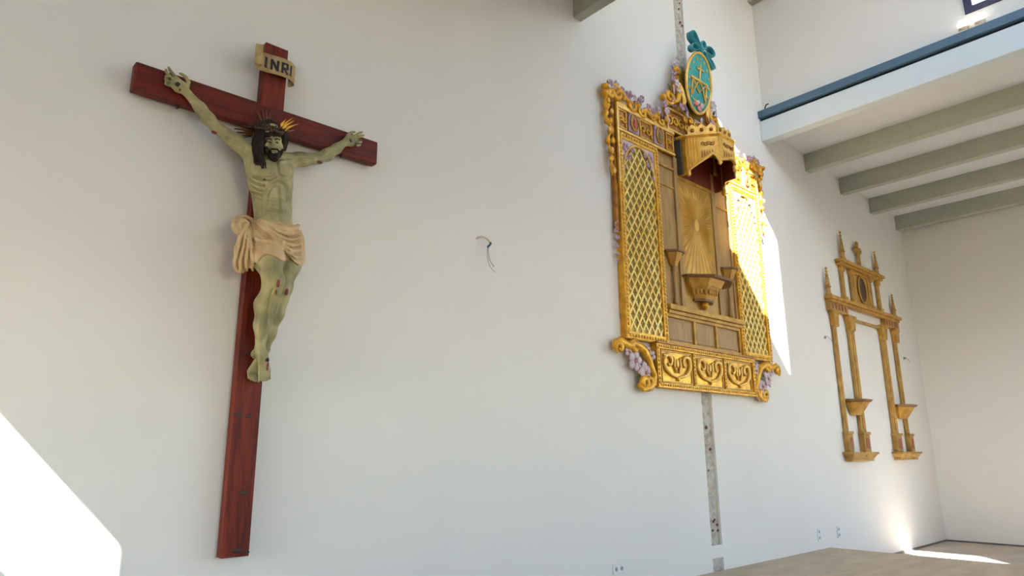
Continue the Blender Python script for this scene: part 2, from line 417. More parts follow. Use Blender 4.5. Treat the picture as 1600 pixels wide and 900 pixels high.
hi = struct('ceiling_lantern', m, 'ceil_white')
for x in (6.35, 7.68, 8.985):
    MB().box(x, x + .13, YB, 0, zh(x) - .31, zh(x) + .05).build('beam', 'beam_paint', hi, bevel=.01)
lo = struct('ceiling_near', MB().box(XL, 4.96, YB, 0, 6.2, 6.35), 'ceil_white')
for x in (-1.4, .7, 2.8):
    MB().box(x, x + .13, YB, 0, 5.92, 6.22).build('beam', 'beam_paint', lo, bevel=.01)

# ================================================================== SMALL FIXTURES
def socket(cx, cz, w_, h_, n, label):
    e = empty('wall_socket', (cx, 0, cz), label, 'socket', 'wall sockets')
    MB().box(cx - w_ / 2, cx + w_ / 2, -.012, 0, cz - h_ / 2, cz + h_ / 2).build('plate', 'plate_white', e, bevel=.004)
    for i in range(n[0]):
        for j in range(n[1]):
            x = cx + (i - (n[0] - 1) / 2) * w_ / n[0]; z = cz + (j - (n[1] - 1) / 2) * h_ / n[1]
            MB().prism(arc(x, z, .019, .019, 0, 345, 14), .010, .0145).build('outlet', 'socket_dark', e)
socket(5.335, .205, .16, .085, (2, 1), 'white double wall socket left of the rough plaster strip')
socket(9.495, .185, .075, .15, (1, 2), 'small white wall socket above the edge of the raised floor')
socket(10.10, .175, .075, .15, (1, 2), 'small white wall socket past the edge of the raised floor')

e = empty('hanging_cable', P(742, 378, 0), 'loose cable with thin wires hanging from the bare wall beside the crucifix', 'cable')
MB().tube(smooth_path([P(744, 373, -.005), P(750, 370, .03), P(756, 370.5, .05), P(762, 374, .06), P(766, 379, .06)]), .0085, 8).build('sheath', 'cable_cream', e, smooth=True)
MB().tube(smooth_path([P(765.5, 378, .06), P(766.5, 381, .06), P(764, 384, .06), P(762, 386, .06)]), [.010] * 12 + [.010] * 7, 8).build('tape', 'cable_teal', e, smooth=True)
MB().tube(smooth_path([P(762, 385, .06), P(761, 398, .06), P(764, 412, .06), P(769, 421, .06), P(774, 425, .06)]), .003, 6).build('wire', 'cable_grey', e, smooth=True)
MB().tube(smooth_path([P(763, 385, .06), P(763, 397, .06), P(766, 408, .06), P(772, 416.5, .06)]), .003, 6).build('wire', 'cable_brown', e, smooth=True)
for (px, py, s_, lb) in [(1288, 527, 1, 'short wire stub in the wall left of the slim gilded altar frame'), (1412, 560, 1, 'short wire stub in the wall right of the slim gilded altar frame')]:
    e = empty('wire_stub', P(px, py, 0), lb, 'wire')
    q = P(px, py, 0)
    MB().tube([(q[0], .01, q[2]), (q[0] + .02, -.04, q[2] + .01), (q[0] + .10, -.05, q[2] - .03), (q[0] + .2, -.04, q[2] - .06)], .005, 6).build('wire', 'cable_grey', e)
    MB().ball((q[0], -.012, q[2]), .022).build('cap', 'socket_dark', e, smooth=True)
for (y, z, lb) in [(-2.66, 6.165, 'round lit floodlight on the blue ledge just outside the window frame'), (-2.83, 6.165, 'round lit floodlight on the blue ledge directly beneath the window frame')]:
    e = empty('floodlight', (9.06, y, z), lb, 'floodlight', 'floodlights on the blue ledge')
    MB().box(9.02, 9.09, y - .045, y + .045, z, z + .05).build('bracket', 'lamp_body', e, bevel=.005)
    MB().lathe([(.03, 0), (.055, .03), (.06, .08), (.045, .11)], (9.06, y, z + .045), 12).build('housing', 'lamp_body', e, smooth=True)
    MB().ball((9.045, y, z + .13), .06, 12, 8).build('lens', 'lamp_glass', e, smooth=True)
e = MB().tube([(9.0, -.10, 6.16), (9.0, -.10, 6.20), (9.0, -.12, 6.24), (9.0, -.16, 6.245)], .009, 6).build('wire_hook', 'gap_dark')
tag(e, 'tiny dark hook on the end of the blue ledge at the long wall', 'hook')

# ================================================================== CRUCIFIX
cx0 = P(370, 870, 0)
cru = empty('crucifix', (1.695, 0, .665), 'tall dark red wooden crucifix with carved crucified figure hanging on the bare white wall', 'crucifix')
FR = .095
up = MB().box(1.612, 1.778, -FR, -.015, .665, 4.085).build('upright_beam', 'wood_red', cru, bevel=.005)
MB().box(.83, 2.54, -FR - .004, -.02, 3.425, 3.612).build('cross_beam', 'wood_red_h', cru, bevel=.012)
for (px, py, a, b) in [(372, 648, .030, .011), (388, 650, .022, .012), (379, 770, .030, .012), (371, 861, .04, .011), (385, 863, .02, .010), (392, 552, .04, .011)]:
    q = P(px, py, FR); MB().ball((q[0], -FR, q[2]), (a, .0025, b), 10, 6).build('knot', 'knot', up, smooth=True)
for (px, py) in [(275, 163), (532, 241)]:
    q = P(px, py, .07); MB().tube([(q[0], -.06, q[2] + .03), (q[0] + .005, -.062, q[2] - .005), (q[0] + .012, -.065, q[2] - .02)], .012, 8).build('peg', 'nail', cru)
# inscription scroll
sc_prof = []   # (x, out)
sx0, sx1 = 1.56, 1.815
for i in range(15): sc_prof.append((sx0 - .012 + .026 * math.cos(math.radians(-200 + 290 * (1 - i / 14))) , .145 + .026 * math.sin(math.radians(-200 + 290 * (1 - i / 14)))))
sc_prof = [(1.548 + .024 * math.cos(a), .150 + .024 * math.sin(a)) for a in [math.radians(330 - 300 * i / 12) for i in range(13)]]
sc_prof = [(1.548 + .022 * math.cos(math.radians(t_)), .158 + .022 * math.sin(math.radians(t_))) for t_ in range(-30, 271, 25)] + [(1.575, .128), (1.62, .122), (1.68, .128), (1.74, .136), (1.79, .132), (1.812, .120)] + [(1.812 + .02 * math.cos(math.radians(t_)), .100 + .02 * math.sin(math.radians(t_))) for t_ in range(70, -181, -25)]
v = []; f = []; N = len(sc_prof)
for i, (x, wv) in enumerate(sc_prof):
    wob = .006 * math.sin(i * .9)
    zt = 3.982 + wob - .006 * (x - 1.55) / .26; zb = 3.838 + wob
    if i < 12: zt += .028 * (1 - i / 14); zb += .012
    if i > N - 10: zb -= .02; zt -= .005
    dx = .006
    v += [(x, -wv, zb), (x, -wv, zt)]
for i in range(N - 1): f.append((2 * i, 2 * i + 2, 2 * i + 3, 2 * i + 1))
scr = raw('inscription_scroll', v, f, 'parchment', cru, smooth=True, label='cream curled scroll lettered INRI')
sm = scr.modifiers.new('thick', 'SOLIDIFY'); sm.thickness = .006; sm.offset = 0
MB().box(1.63, 1.76, -.125, -.09, 3.86, 3.96).build('scroll_block', 'wood_red', scr)
def sw(x): # outward distance of the scroll face at x
    xs = [1.575, 1.62, 1.68, 1.74, 1.79, 1.812]; ws = [.128, .122, .128, .136, .132, .120]
    return float(np.interp(x, xs, ws)) + .0045
def stroke(a, b, wd):
    d = Vector((b[0] - a[0], b[1] - a[1])); n_ = Vector((-d.y, d.x)).normalized() * wd / 2
    return [(a[0] - n_.x, a[1] - n_.y), (b[0] - n_.x, b[1] - n_.y), (b[0] + n_.x, b[1] + n_.y), (a[0] + n_.x, a[1] + n_.y)]
z0, z1 = 3.868, 3.950
def letter(strokes, x):
    m = MB()
    for (a, b, wd) in strokes:
        pl = stroke((a[0], a[1]), (b[0], b[1]), wd); ww = [sw(p_[0]) for p_ in pl]; n = 4
        m.add([(p_[0], -(q - .003), p_[1]) for p_, q in zip(pl, ww)] + [(p_[0], -(q + .001), p_[1]) for p_, q in zip(pl, ww)],
              [(3, 2, 1, 0), (4, 5, 6, 7), (0, 1, 5, 4), (1, 2, 6, 5), (2, 3, 7, 6), (3, 0, 4, 7)])
    m.build('letter', 'ink', scr)
letter([((1.612, z0), (1.612, z1), .018)], 0)
letter([((1.652, z0), (1.652, z1), .016), ((1.652, z1 - .004), (1.695, z0 + .004), .018), ((1.695, z0), (1.695, z1), .016)], 0)
letter([((1.727, z0), (1.727, z1), .016), ((1.727, z1 - .006), (1.763, z1 - .006), .015), ((1.763, z1), (1.763, z0 + .036), .016), ((1.727, z0 + .040), (1.763, z0 + .040), .013), ((1.738, z0 + .038), (1.768, z0), .016)], 0)
letter([((1.791, z0), (1.791, z1), .015)], 0)
for x in (1.629, 1.712, 1.777, 1.803): letter([((x - .003, z0 + .003), (x + .003, z0 + .003), .006)], 0)

# carved body
SB = S = Sculpt((.92, -.46, 1.64), (2.44, -.075, 3.72), .0042)
c_, e_ = S.cone, S.ell
e_(P(420, 264, .195), (.136, .098, .12), .03); e_(P(428, 365, .19), (.143, .098, .11), .03)
S.chain([(P(421, 272, .195), .128), (P(423.5, 292, .195), .128), (P(425.5, 312, .192), .120), (P(426.5, 330, .19), .114), (P(428, 360, .19), .128)], .03, flat=.72)
e_(P(409, 260, .262), (.066, .030, .046), .03); e_(P(441, 264, .262), (.064, .030, .046), .03)
c_(P(391, 240, .18), P(399, 285, .185), .050, .045, .035); c_(P(450, 254, .185), P(446, 292, .19), .045, .040, .035)
c_(P(424, 241, .21), P(394, 239, .18), .042, .050, .03); c_(P(424, 243, .21), P(450, 250, .185), .042, .048, .03)
# neck, head
c_(P(423, 246, .20), P(423, 228, .24), .050, .050, .025)
e_(P(421, 211, .235), (.072, .088, .082), .03); e_(P(427, 228, .27), (.053, .060, .076), .03); e_(P(430, 242, .295), (.026, .026, .024), .02)
c_(P(426.7, 217.5, .318), P(428.4, 229, .348), .007, .0115, .010); e_(P(425.6, 229.5, .334), (.008, .008, .006), .006); e_(P(431, 229.8, .334), (.008, .008, .006), .006)
c_(P(416.5, 217, .312), P(425, 218, .328), .009, .010, .010); c_(P(429, 218.3, .328), P(437, 218.5, .315), .010, .009, .010)
e_(P(421, 221.7, .340), (.018, .020, .011), .008, sub=True); e_(P(433.6, 222.5, .340), (.018, .020, .011), .008, sub=True)
e_(P(421.3, 222, .314), (.013, .011, .009), .004); e_(P(433.4, 222.8, .314), (.013, .011, .009), .004)
e_(P(418.5, 229, .302), (.022, .022, .024), .02); e_(P(436.5, 230, .302), (.022, .022, .024), .02)
c_(P(424.5, 235.6, .329), P(433, 236.2, .329), .005, .005, .006); c_(P(425.5, 238, .327), P(432.5, 238.6, .327), .006, .006, .005)
# arms
S.chain([(P(391, 239, .18), .053), (P(366, 220, .175), .049), (P(338, 199, .165), .036), (P(326, 186, .16), .041), (P(313, 169, .15), .036), (P(294, 147, .135), .025)], .02)
e_(P(374, 224, .20), (.06, .030, .042), .03, rot=-.6); e_(P(337, 203, .165), (.024, .028, .020), .015)
S.chain([(P(451, 251, .185), .050), (P(474, 249.5, .18), .046), (P(497, 247.5, .175), .037), (P(511, 242, .165), .043), (P(526, 232, .15), .036), (P(540, 221.5, .132), .025)], .02)
e_(P(470, 247, .2), (.06, .030, .038), .03); e_(P(499, 250, .175), (.024, .028, .018), .015)
S.trace([(380, 232), (366, 222), (350, 211)], .006, .012, sub=True); S.trace([(330, 190), (318, 174), (305, 160)], .004, .010, sub=True); S.trace([(460, 251), (476, 249), (490, 249)], .006, .012, sub=True); S.trace([(505, 246), (518, 238), (530, 230)], .004, .01, sub=True)
# his right hand (palm out, index raised, others curling)
H = lambda *a, k=.004: S.chain([(P(x, y, o), r) for (x, y, o, r) in a], k)
S.chain([(P(294, 147, .134), .024), (P(285, 135, .128), .025), (P(274, 122, .126), .017)], .012); S.chain([(P(290, 144, .132), .021), (P(278, 138, .126), .025), (P(267, 131, .126), .015)], .012); S.chain([(P(288, 134, .130), .02), (P(279, 130, .126), .022), (P(271, 127, .126), .016)], .012)
H((275, 121, .128, .0105), (270, 115, .140, .0098), (266, 110, .142, .009), (263.5, 105.5, .138, .0075))
H((270, 124, .128, .0105), (263.5, 117.5, .142, .0098), (260, 112.5, .150, .009), (259.5, 109, .150, .0075))
H((267, 128.5, .128, .0105), (259.5, 124, .144, .0098), (260, 119.5, .160, .009), (264.5, 119.5, .170, .008))
H((265.5, 133.5, .128, .010), (259.5, 131, .144, .009), (260, 127, .158, .0085), (264.5, 126.5, .164, .0075))
H((291, 139, .134, .016), (294.5, 128, .142, .0125), (290, 120, .150, .0105), (285, 116.5, .152, .009), (281.5, 115, .150, .0075))
S.trace([(283, 125), (284, 132), (290, 138)], .004, .006, sub=True); S.trace([(270, 129), (276, 134), (284, 141)], .0035, .006, sub=True)
# his left hand
S.chain([(P(540, 221.5, .132), .024), (P(547, 216.5, .128), .023), (P(554, 213, .126), .015)], .012); S.chain([(P(541, 224, .132), .021), (P(549, 224, .126), .023), (P(556, 223.5, .126), .014)], .012); S.chain([(P(541, 221, .13), .02), (P(549, 219.5, .126), .022), (P(556, 218, .126), .015)], .012)
H((554, 212.5, .128, .0105), (559, 209.3, .142, .0098), (562.5, 207.6, .144, .009), (565.5, 206.5, .140, .0075))
H((556, 216.5, .128, .0105), (561, 214, .143, .0098), (565, 212.4, .146, .009), (568.5, 211.5, .142, .0075))
H((557, 220.5, .128, .0105), (563, 219.5, .146, .0098), (564, 221.5, .164, .009), (560.5, 222.5, .172, .008))
H((556.5, 224.5, .128, .010), (562, 225.2, .145, .009), (562, 227.2, .160, .0085), (558, 227.6, .166, .0075))
H((541, 216.5, .134, .015), (544, 210.5, .142, .012), (548, 207.5, .150, .0105), (552, 206.5, .154, .009), (554.5, 206.3, .154, .0075))
# his left leg behind
S.chain([(P(452, 384, .18), .080), (P(451, 414, .205), .072), (P(442.5, 450, .225), .050), (P(437, 468, .215), .045), (P(431, 490, .195), .045), (P(421, 522, .165), .033), (P(414.5, 546, .145), .026)], .045)
e_(P(445, 453, .262), (.028, .024, .032), .015)
for a_ in (388.8, 392.3, 395.8, 399.3, 402.8): S.chain([(P(414.5, 546, .145), .024), (P(407 + (a_ - 396) * .3, 561, .142), .023), (P(a_, 580, .142), .0125)], .010)
for i, (a, b, l) in enumerate([(388.3, 388.8, 592), (391.8, 392.2, 594.3), (395.3, 395.8, 595.6), (398.8, 399.6, 596.3), (402.8, 404, 596.5)]):
    H((a, 580, .142, .0095), ((a + b) / 2, 587, .156, .0076), (b, l - 1.5, .150, .0080 + (.0025 if i == 4 else 0)), k=.0012)
# his right leg in front
S.chain([(P(412, 376, .20), .085), (P(418.5, 404, .275), .086), (P(427.5, 438, .330), .060), (P(424, 455, .305), .050), (P(414, 476, .262), .058), (P(409.5, 508, .232), .043), (P(406.5, 543, .210), .031)], .045)
e_(P(432, 440, .372), (.032, .026, .036), .015); e_(P(419, 462, .30), (.018, .03, .06), .03)
S.trace([(426, 452), (420, 475), (414, 508), (410, 535)], .005, .010, sub=True)
for a_ in (406.5, 410, 413.5, 417, 420): S.chain([(P(406.5, 543, .210), .028), (P(410 + (a_ - 413) * .3, 559, .216), .025), (P(a_, 579, .218), .0125)], .010)
e_(P(399, 553, .175), (.026, .03, .030), .02); e_(P(395, 554, .195), (.013, .016, .015), .012); e_(P(416, 553, .216), (.011, .014, .015), .012)
for i, (a, b, l) in enumerate([(406, 405.5, 594.5), (410, 409.8, 596), (413.5, 413.5, 596), (417, 417.3, 595), (420.3, 421, 593)]):
    H((a, 580, .220, .0095 + (.0025 if i == 0 else 0)), ((a + b) / 2, 587, .232, .0076), (b, l - 1.5, .226, .0080 + (.0025 if i == 0 else 0)), k=.0012)
# carved chest details, laid on the surface
S.trace([(394, 277), (410, 279), (424, 278), (433, 273)], .007, .014, sub=True); S.trace([(436, 274), (446, 279), (455, 276)], .007, .014, sub=True)
S.trace([(433, 250), (434, 262), (435, 275)], .005, .012, sub=True)
S.trace([(412, 316), (414, 298), (423, 285), (435, 280), (446, 286), (452, 300), (452, 312)], .0035, .010, lift=.001)
S.trace([(416, 318), (418, 301), (426, 290), (435, 286), (444, 291), (448, 303), (448, 314)], .006, .014, sub=True)
S.trace([(435, 290), (436, 308), (437, 330), (437, 348)], .006, .014, sub=True)
S.trace([(417, 312), (426, 311), (435, 313), (445, 313)], .004, .010, sub=True); S.trace([(416, 328), (426, 328), (436, 330), (446, 329)], .004, .010, sub=True)
S.trace([(414, 300), (412, 322), (414, 342)], .006, .014, sub=True)
for i in range(4):
    y = 281 + i * 8
    S.trace([(391 + i, y - 4), (400, y + 2), (410 - i * .5, y + 5)], .0055, .010, lift=.0005); S.trace([(391 + i, y), (400, y + 6), (410 - i * .5, y + 9)], .0045, .010, sub=True)
S.trace([(398, 244), (410, 249), (424, 252)], .006, .012, lift=.001); S.trace([(436, 253), (446, 252), (455, 250)], .006, .012, lift=.001)
body = S.build('carved_figure', 'skin', cru); body['label'] = 'painted wooden figure with pale olive skin, arms outstretched, head bowed'
# loincloth
S = Sculpt((1.40, -.44, 2.22), (2.02, -.08, 2.86), .0045); c_, e_ = S.cone, S.ell
e_(P(428, 364, .19), (.160, .118, .085), .02)
c_(P(413, 374, .215), P(416, 390, .262), .103, .097, .03); c_(P(452, 376, .19), P(454.5, 402, .208), .098, .092, .03)
c_(P(425, 378, .235), P(446, 396, .235), .078, .062, .03)
T = S.trace
T([(394, 343), (412, 347), (432, 355), (452, 358), (467, 352)], .018, .012, .004)
T([(395, 346), (412, 356), (432, 374), (452, 396), (468, 415)], .019, .012, .006)
T([(397, 350), (410, 363), (428, 380), (446, 398), (462, 414)], .010, .012, 0, sub=True)
for a, b in [(361, 361), (370, 371), (379, 381), (388, 391), (397, 401)]:
    x0 = 428 + (a - 358) * .62
    T([(x0, a - 2), ((x0 + 470) / 2, a + 5), (470.5, b)], .011, .010, .003); T([(x0 + 2, a + 3), ((x0 + 470) / 2 + 1, a + 10), (470, b + 5)], .006, .010, 0, sub=True)
T([(391, 352), (393, 376), (397, 398), (398, 414)], .016, .012, .004); T([(396, 356), (402, 382), (404, 402)], .010, .010, .003); T([(394, 356), (398, 380), (400, 400)], .007, .010, 0, sub=True)
T([(394, 368), (408, 376), (424, 378), (436, 384)], .010, .010, .003); T([(394, 374), (408, 383), (424, 386)], .006, .010, 0, sub=True); T([(402, 384), (416, 388), (432, 390)], .009, .010, .002)
for dy, r_, lf in ((0, .011, .003), (-5, .012, .001), (-10, .013, .000), (-15, .014, 0)):
    hp = [SB.hit(q[0], q[1], lf) for q in smooth_path([(a, b + dy, 0) for a, b in [(398, 413), (403, 404), (410, 398), (418, 395), (427, 397), (434, 401), (441, 406), (447, 404)]], 4)]
    S.chain([(q, r_) for q in hp], .008)
e_(P(378, 349, .225), (.042, .038, .034), .015); e_(P(370, 355, .215), (.028, .032, .032), .015)
T([(394, 343), (381, 338), (369, 343), (366, 353), (371, 362), (381, 358), (388, 350)], .016, .008, .003); T([(391, 348), (380, 345), (373, 351), (377, 358)], .011, .007, .004)
T([(390, 346), (378, 342), (370, 349), (373, 357)], .005, .006, 0, sub=True)
S.chain([(P(381, 362, .21), .028), (P(375, 390, .205), .034), (P(374, 410, .20), .038), (P(376, 419, .20), .034)], .015, flat=.7)
S.chain([(P(387, 362, .24), .024), (P(388, 392, .24), .030), (P(389, 413, .235), .032)], .015, flat=.7)
for a, b, c, d in [(380, 373, 367, 369), (385, 381, 376, 377), (389, 388, 385, 386), (392, 394, 394, 395)]:
    T([(a, 361), (b, 388), (c, 408), (d, 423)], .012, .008, .003); T([(a + 2.5, 364), (b + 3.5, 390), (c + 4.5, 408), (d + 4, 421)], .007, .009, 0, sub=True)
S.build('loincloth', 'cloth', body)
# hair, beard
S = Sculpt((1.46, -.44, 2.98), (1.90, -.08, 3.62), .0042); c_, e_ = S.cone, S.ell
e_(P(419, 206.5, .218), (.084, .085, .084), .02)
rnd = random.Random(3)
def lock(*a, k=.004): S.chain([(P(x, y, o), r) for (x, y, o, r) in a], k)
for i in range(8):
    x = 394 + i * 2.0; j = rnd.uniform(-1.2, 1.2); o = .215 + .010 * i
    lock((404 + i * .9, 202, .245 + .006 * i, .012), (x + 3 + j * .3, 216, o + .01, .0115), (x + 1 + j, 230, o + .012, .011), (x + 3 - j, 243, max(o + .02, -SB.hit(x + 3 - j, 243, .004)[1]), .010), (x + 5 + j, 254, max(o + .03, -SB.hit(x + 5 + j, 254, .003)[1]), .008), (x + 7 + j, 258 + (i > 3) * 5, max(o + .03, -SB.hit(x + 7 + j, 258 + (i > 3) * 5, .002)[1]), .004))
for i in range(6):
    j = rnd.uniform(-1, 1); o = .275 - i * .014
    lock((437 + i * .6, 203, o, .012), (443.5 + i * .9, 213, o - .005, .0115), (443 + i * 1.0 + j, 223, o - .005, .011), (441 + i * 1.0 - j, 232 + rnd.uniform(-1, 4), o - .002, .007))
for i in range(12):   # hairline
    x = 408 + i * 3.0; q = SB.hit(x, 209.5 + abs(i - 6) * .35, .004); q2 = SB.hit(x + rnd.uniform(-1.5, 1.5), 212.5 + abs(i - 6) * .7, .001)
    S.cone(P(x - 1, 203, .29 - abs(i - 6) * .006), q, .011, .010, .004); S.cone(q, q2, .009, .005, .004)
for i in range(15):  # beard along the jaw
    t_ = i / 14; x = 416.5 + 26 * t_; y = 231 + 13 * math.sin(PI * t_) ** .8
    q = SB.hit(x, min(y, 245) - (1.5 if .2 < t_ < .8 else 0), .004); q2 = (q[0] + (429.5 - x) * .0004, q[1] - .002, q[2] - .030 - .012 * math.sin(PI * t_))
    S.cone(q, q2, .012, .007, .004)
for i in range(5):
    x = 425 + i * 2.3; q = SB.hit(x, 241.5, .005); S.cone(q, (q[0], q[1], q[2] - .03), .009, .006, .004)
for sgn in (-1, 1):
    q = [SB.hit(429 + sgn * d, y, .004) for d, y in [(.6, 233), (4, 233.8), (7, 236.5), (8.5, 240)]]
    S.chain([(q[0], .005), (q[1], .0065), (q[2], .006), (q[3], .005)], .004)
S.build('hair_and_beard', 'hair', body)
for pts in ([(416, 217.5), (420, 216.2), (425, 217.8)], [(429.5, 218), (433.5, 216.8), (437.5, 218.3)]):
    MB().tube([SB.hit(x, y, .001) for x, y in pts], .0045, 6).build('eyebrow', 'hair', body, smooth=True)
for (px, py) in [(421.2, 222.3), (433.3, 223.0)]:
    q = SB.hit(px, py, 0); MB().ball(q, (.014, .005, .0042), 10, 6).build('eye', 'wound_dark', body, smooth=True)
q = SB.hit(429, 237, 0); MB().ball(q, (.015, .003, .003), 10, 6).build('mouth', 'wound_dark', body, smooth=True)
# crown of thorns
m = MB(); cc = Vector(P(420.5, 203.5, .235))
for kk in range(3):
    pts = []
    for i in range(41):
        a = 2 * PI * i / 40
        pts.append((cc.x + (.088 + .010 * math.cos(7 * a + kk * 2.1)) * math.cos(a), cc.y - (.094 + .010 * math.cos(5 * a + kk * 2.1)) * math.sin(a), cc.z +   .016 * math.sin(9 * a + kk * 2.1) - .03 * math.sin(a)))
    m.tube(pts, .0075, 6)
for i in range(46):
    a = 2 * PI * i / 46 + rnd.uniform(-.1, .1); b = Vector((cc.x + .096 * math.cos(a), cc.y - .1 * math.sin(a), cc.z - .022 * math.sin(a)))
    d = Vector((math.cos(a), -math.sin(a), rnd.uniform(-.9, 1.2))).normalized() * rnd.uniform(.03, .065); m.tube([b, b + d], [.005, .0008], 5)
m.build('crown_of_thorns', 'thorn', body, smooth=True)
def ray(name, base, tips, m_, o0=.17, o1=.19):
    pts = []
    bl, br = base; n = len(tips)
    for i, tp in enumerate(tips):
        ta, tb = i / n, (i + 1) / n
        a = (bl[0] + (br[0] - bl[0]) * ta, bl[1] + (br[1] - bl[1]) * ta); b = (bl[0] + (br[0] - bl[0]) * tb, bl[1] + (br[1] - bl[1]) * tb)
        mid = ((a[0] + b[0]) / 2, (a[1] + b[1]) / 2)
        k_ = .2; a2 = (a[0] + (tp[0] - mid[0]) * (k_ if i else 0), a[1] + (tp[1] - mid[1]) * (k_ if i else 0))
        pts += [a2, tp]
    pts.append(br)
    W_ = [P(x, y, o1) for x, y in pts]
    MB().prism([(q[0], q[2]) for q in W_], o0, o1).build('halo_ray', m_, body)
ray('r', ((398, 200), (395, 212)), [(380, 196), (367, 200), (370, 206), (374, 212), (381, 214)], 'ray_shaded')
ray('r', ((411, 195), (424, 195)), [(400, 174), (408, 169), (415, 166), (422, 170), (430, 176)], 'ray_shaded')
ray('r', ((438, 194), (443, 206)), [(447, 186), (459, 183), (461, 187.5), (467, 193), (459, 196.5), (460, 203)], 'ray_gold')
# wounds
def wound(px, py, r, m_='wound', nm='wound'):
    MB().ball(SB.hit(px, py, -.001), r, 10, 6).build(nm, m_, body, smooth=True)
wound(278, 132, (.017, .007, .017), 'wound_dark', 'nail_wound'); wound(547.5, 219.8, (.014, .007, .016), 'wound_dark', 'nail_wound')
wound(281, 139, (.010, .005, .016)); wound(335, 207, (.020, .014, .010)); wound(499, 253.5, (.025, .016, .009))
wound(435, 442, (.013, .008, .030)); wound(432, 454, (.006, .007, .028)); wound(448, 455.5, (.014, .009, .026)); wound(417.5, 562, (.014, .010, .013), 'wound_dark', 'nail_wound'); wound(418, 571, (.008, .008, .034)); wound(413.5, 281, (.009, .006, .008), 'wound_dark'); wound(413, 288, (.003, .005, .024))
# ================================================================== GREAT GILDED ALTARPIECE
RX = 7.03
ret = empty('altarpiece', (RX, 0, 1.90), 'large gilded carved altarpiece with lattice side panels, canopy and teal oval medallion', 'altarpiece')
def R(u, v, wv): return (RX + u, -wv, v)
def rp(poly): return [(RX + p[0], p[1]) for p in poly]
def rbox(mb, u0, u1, v0, v1, w0, w1): return mb.box(RX + u0, RX + u1, -w1, -w0, v0, v1)
def rect(u0, u1, v0, v1): return [(u0, v0), (u1, v0), (u1, v1), (u0, v1)]
def frame(mb, u0, u1, v0, v1, b, w0, w1):
    rbox(mb, u0, u1, v1 - b, v1, w0, w1); rbox(mb, u0, u1, v0, v0 + b, w0, w1); rbox(mb, u0, u0 + b, v0 + b, v1 - b, w0, w1); rbox(mb, u1 - b, u1, v0 + b, v1 - b, w0, w1); return mb
def beads(u0, u1, v0, v1, wv, r, step, m_, parent, sides='LRTB'):
    mb = MB()
    def line(a, b):
        n = max(1, int(math.hypot(b[0] - a[0], b[1] - a[1]) / step)); hz = abs(b[0] - a[0]) > abs(b[1] - a[1])
        for i in range(n):
            t_ = (i + .5) / n; mb.ball(R(a[0] + (b[0] - a[0]) * t_, a[1] + (b[1] - a[1]) * t_, wv), (step * .42 if hz else r, r * .8, r if hz else step * .42), 6, 4)
    if 'L' in sides: line((u0, v0), (u0, v1))
    if 'R' in sides: line((u1, v0), (u1, v1))
    if 'T' in sides: line((u0, v1), (u1, v1))
    if 'B' in sides: line((u0, v0), (u1, v0))
    return mb.build('bead_moulding', m_, parent, smooth=True, kind='stuff')
def clip(poly, a, b, c):  # keep a*x+b*y<=c
    out = []
    for i in range(len(poly)):
        p, q = poly[i], poly[(i + 1) % len(poly)]; fp, fq = a * p[0] + b * p[1] - c, a * q[0] + b * q[1] - c
        if fp <= 0: out.append(p)
        if fp * fq < 0: t_ = fp / (fp - fq); out.append((p[0] + (q[0] - p[0]) * t_, p[1] + (q[1] - p[1]) * t_))
    return out
# --- flowers: one mesh shared by all copies
def flower_mesh(name, m_):
    mb = MB()
    for k in range(5):
        a = 2 * PI * k / 5 + .3; rot = Matrix.Rotation(-a, 3, 'Y')
        mb.ball((.62 * math.cos(a), 0, .62 * math.sin(a)), (.52, .16, .44), 7, 5, rot)
    o = mb.build(name, m_, None, smooth=True); me = o.data; bpy.data.objects.remove(o); return me
FM = flower_mesh('flower', 'lilac'); FP = flower_mesh('flower', 'lilac_pale')
hb = MB().ball((0, 0, 0), (.26, .22, .26), 7, 5).build('flower_heart', 'petal_heart'); HM = hb.data; bpy.data.objects.remove(hb)
lf = MB().prism([(0, 0), (.35, .35), (.3, .9), (0, 1.5), (-.3, .9), (-.35, .35)], -.06, .10).build('leaf', 'leaf'); LM = lf.data; bpy.data.objects.remove(lf)
def inst(me, name, parent, u, v, wv, s_, ang=0, tilt=0):
    o = bpy.data.objects.new(name, me); C.objects.link(o); o.parent = parent; o.location = Vector(R(u, v, wv)) - wloc(parent)
    o.scale = (s_, s_, s_); o.rotation_euler = (tilt, ang, 0); return o
def flower(parent, u, v, wv, s_, pale=False, heart=True):
    f_ = inst(FP if pale else FM, 'flower', parent, u, v, wv, s_, random.uniform(0, 6), random.uniform(-.4, .4))
    if heart and parent.parent is None:
        h_ = bpy.data.objects.new('flower_heart', HM); C.objects.link(h_); h_.parent = f_; h_.location = (0, -.18, 0)
def leaf(parent, u, v, wv, s_, ang): inst(LM, 'leaf', parent, u, v, wv, s_, ang, random.uniform(-.3, .3))
def scroll(parent, pts, wv, r, m_='gold', name='scroll', e0=.35, flat=.9):
    return MB().tube([(RX + p[0], -(wv + (p[2] if len(p) > 2 else 0)), p[1]) for p in pts], belly(len(pts), r, e0), 8, flat).build(name, m_, parent, smooth=True)

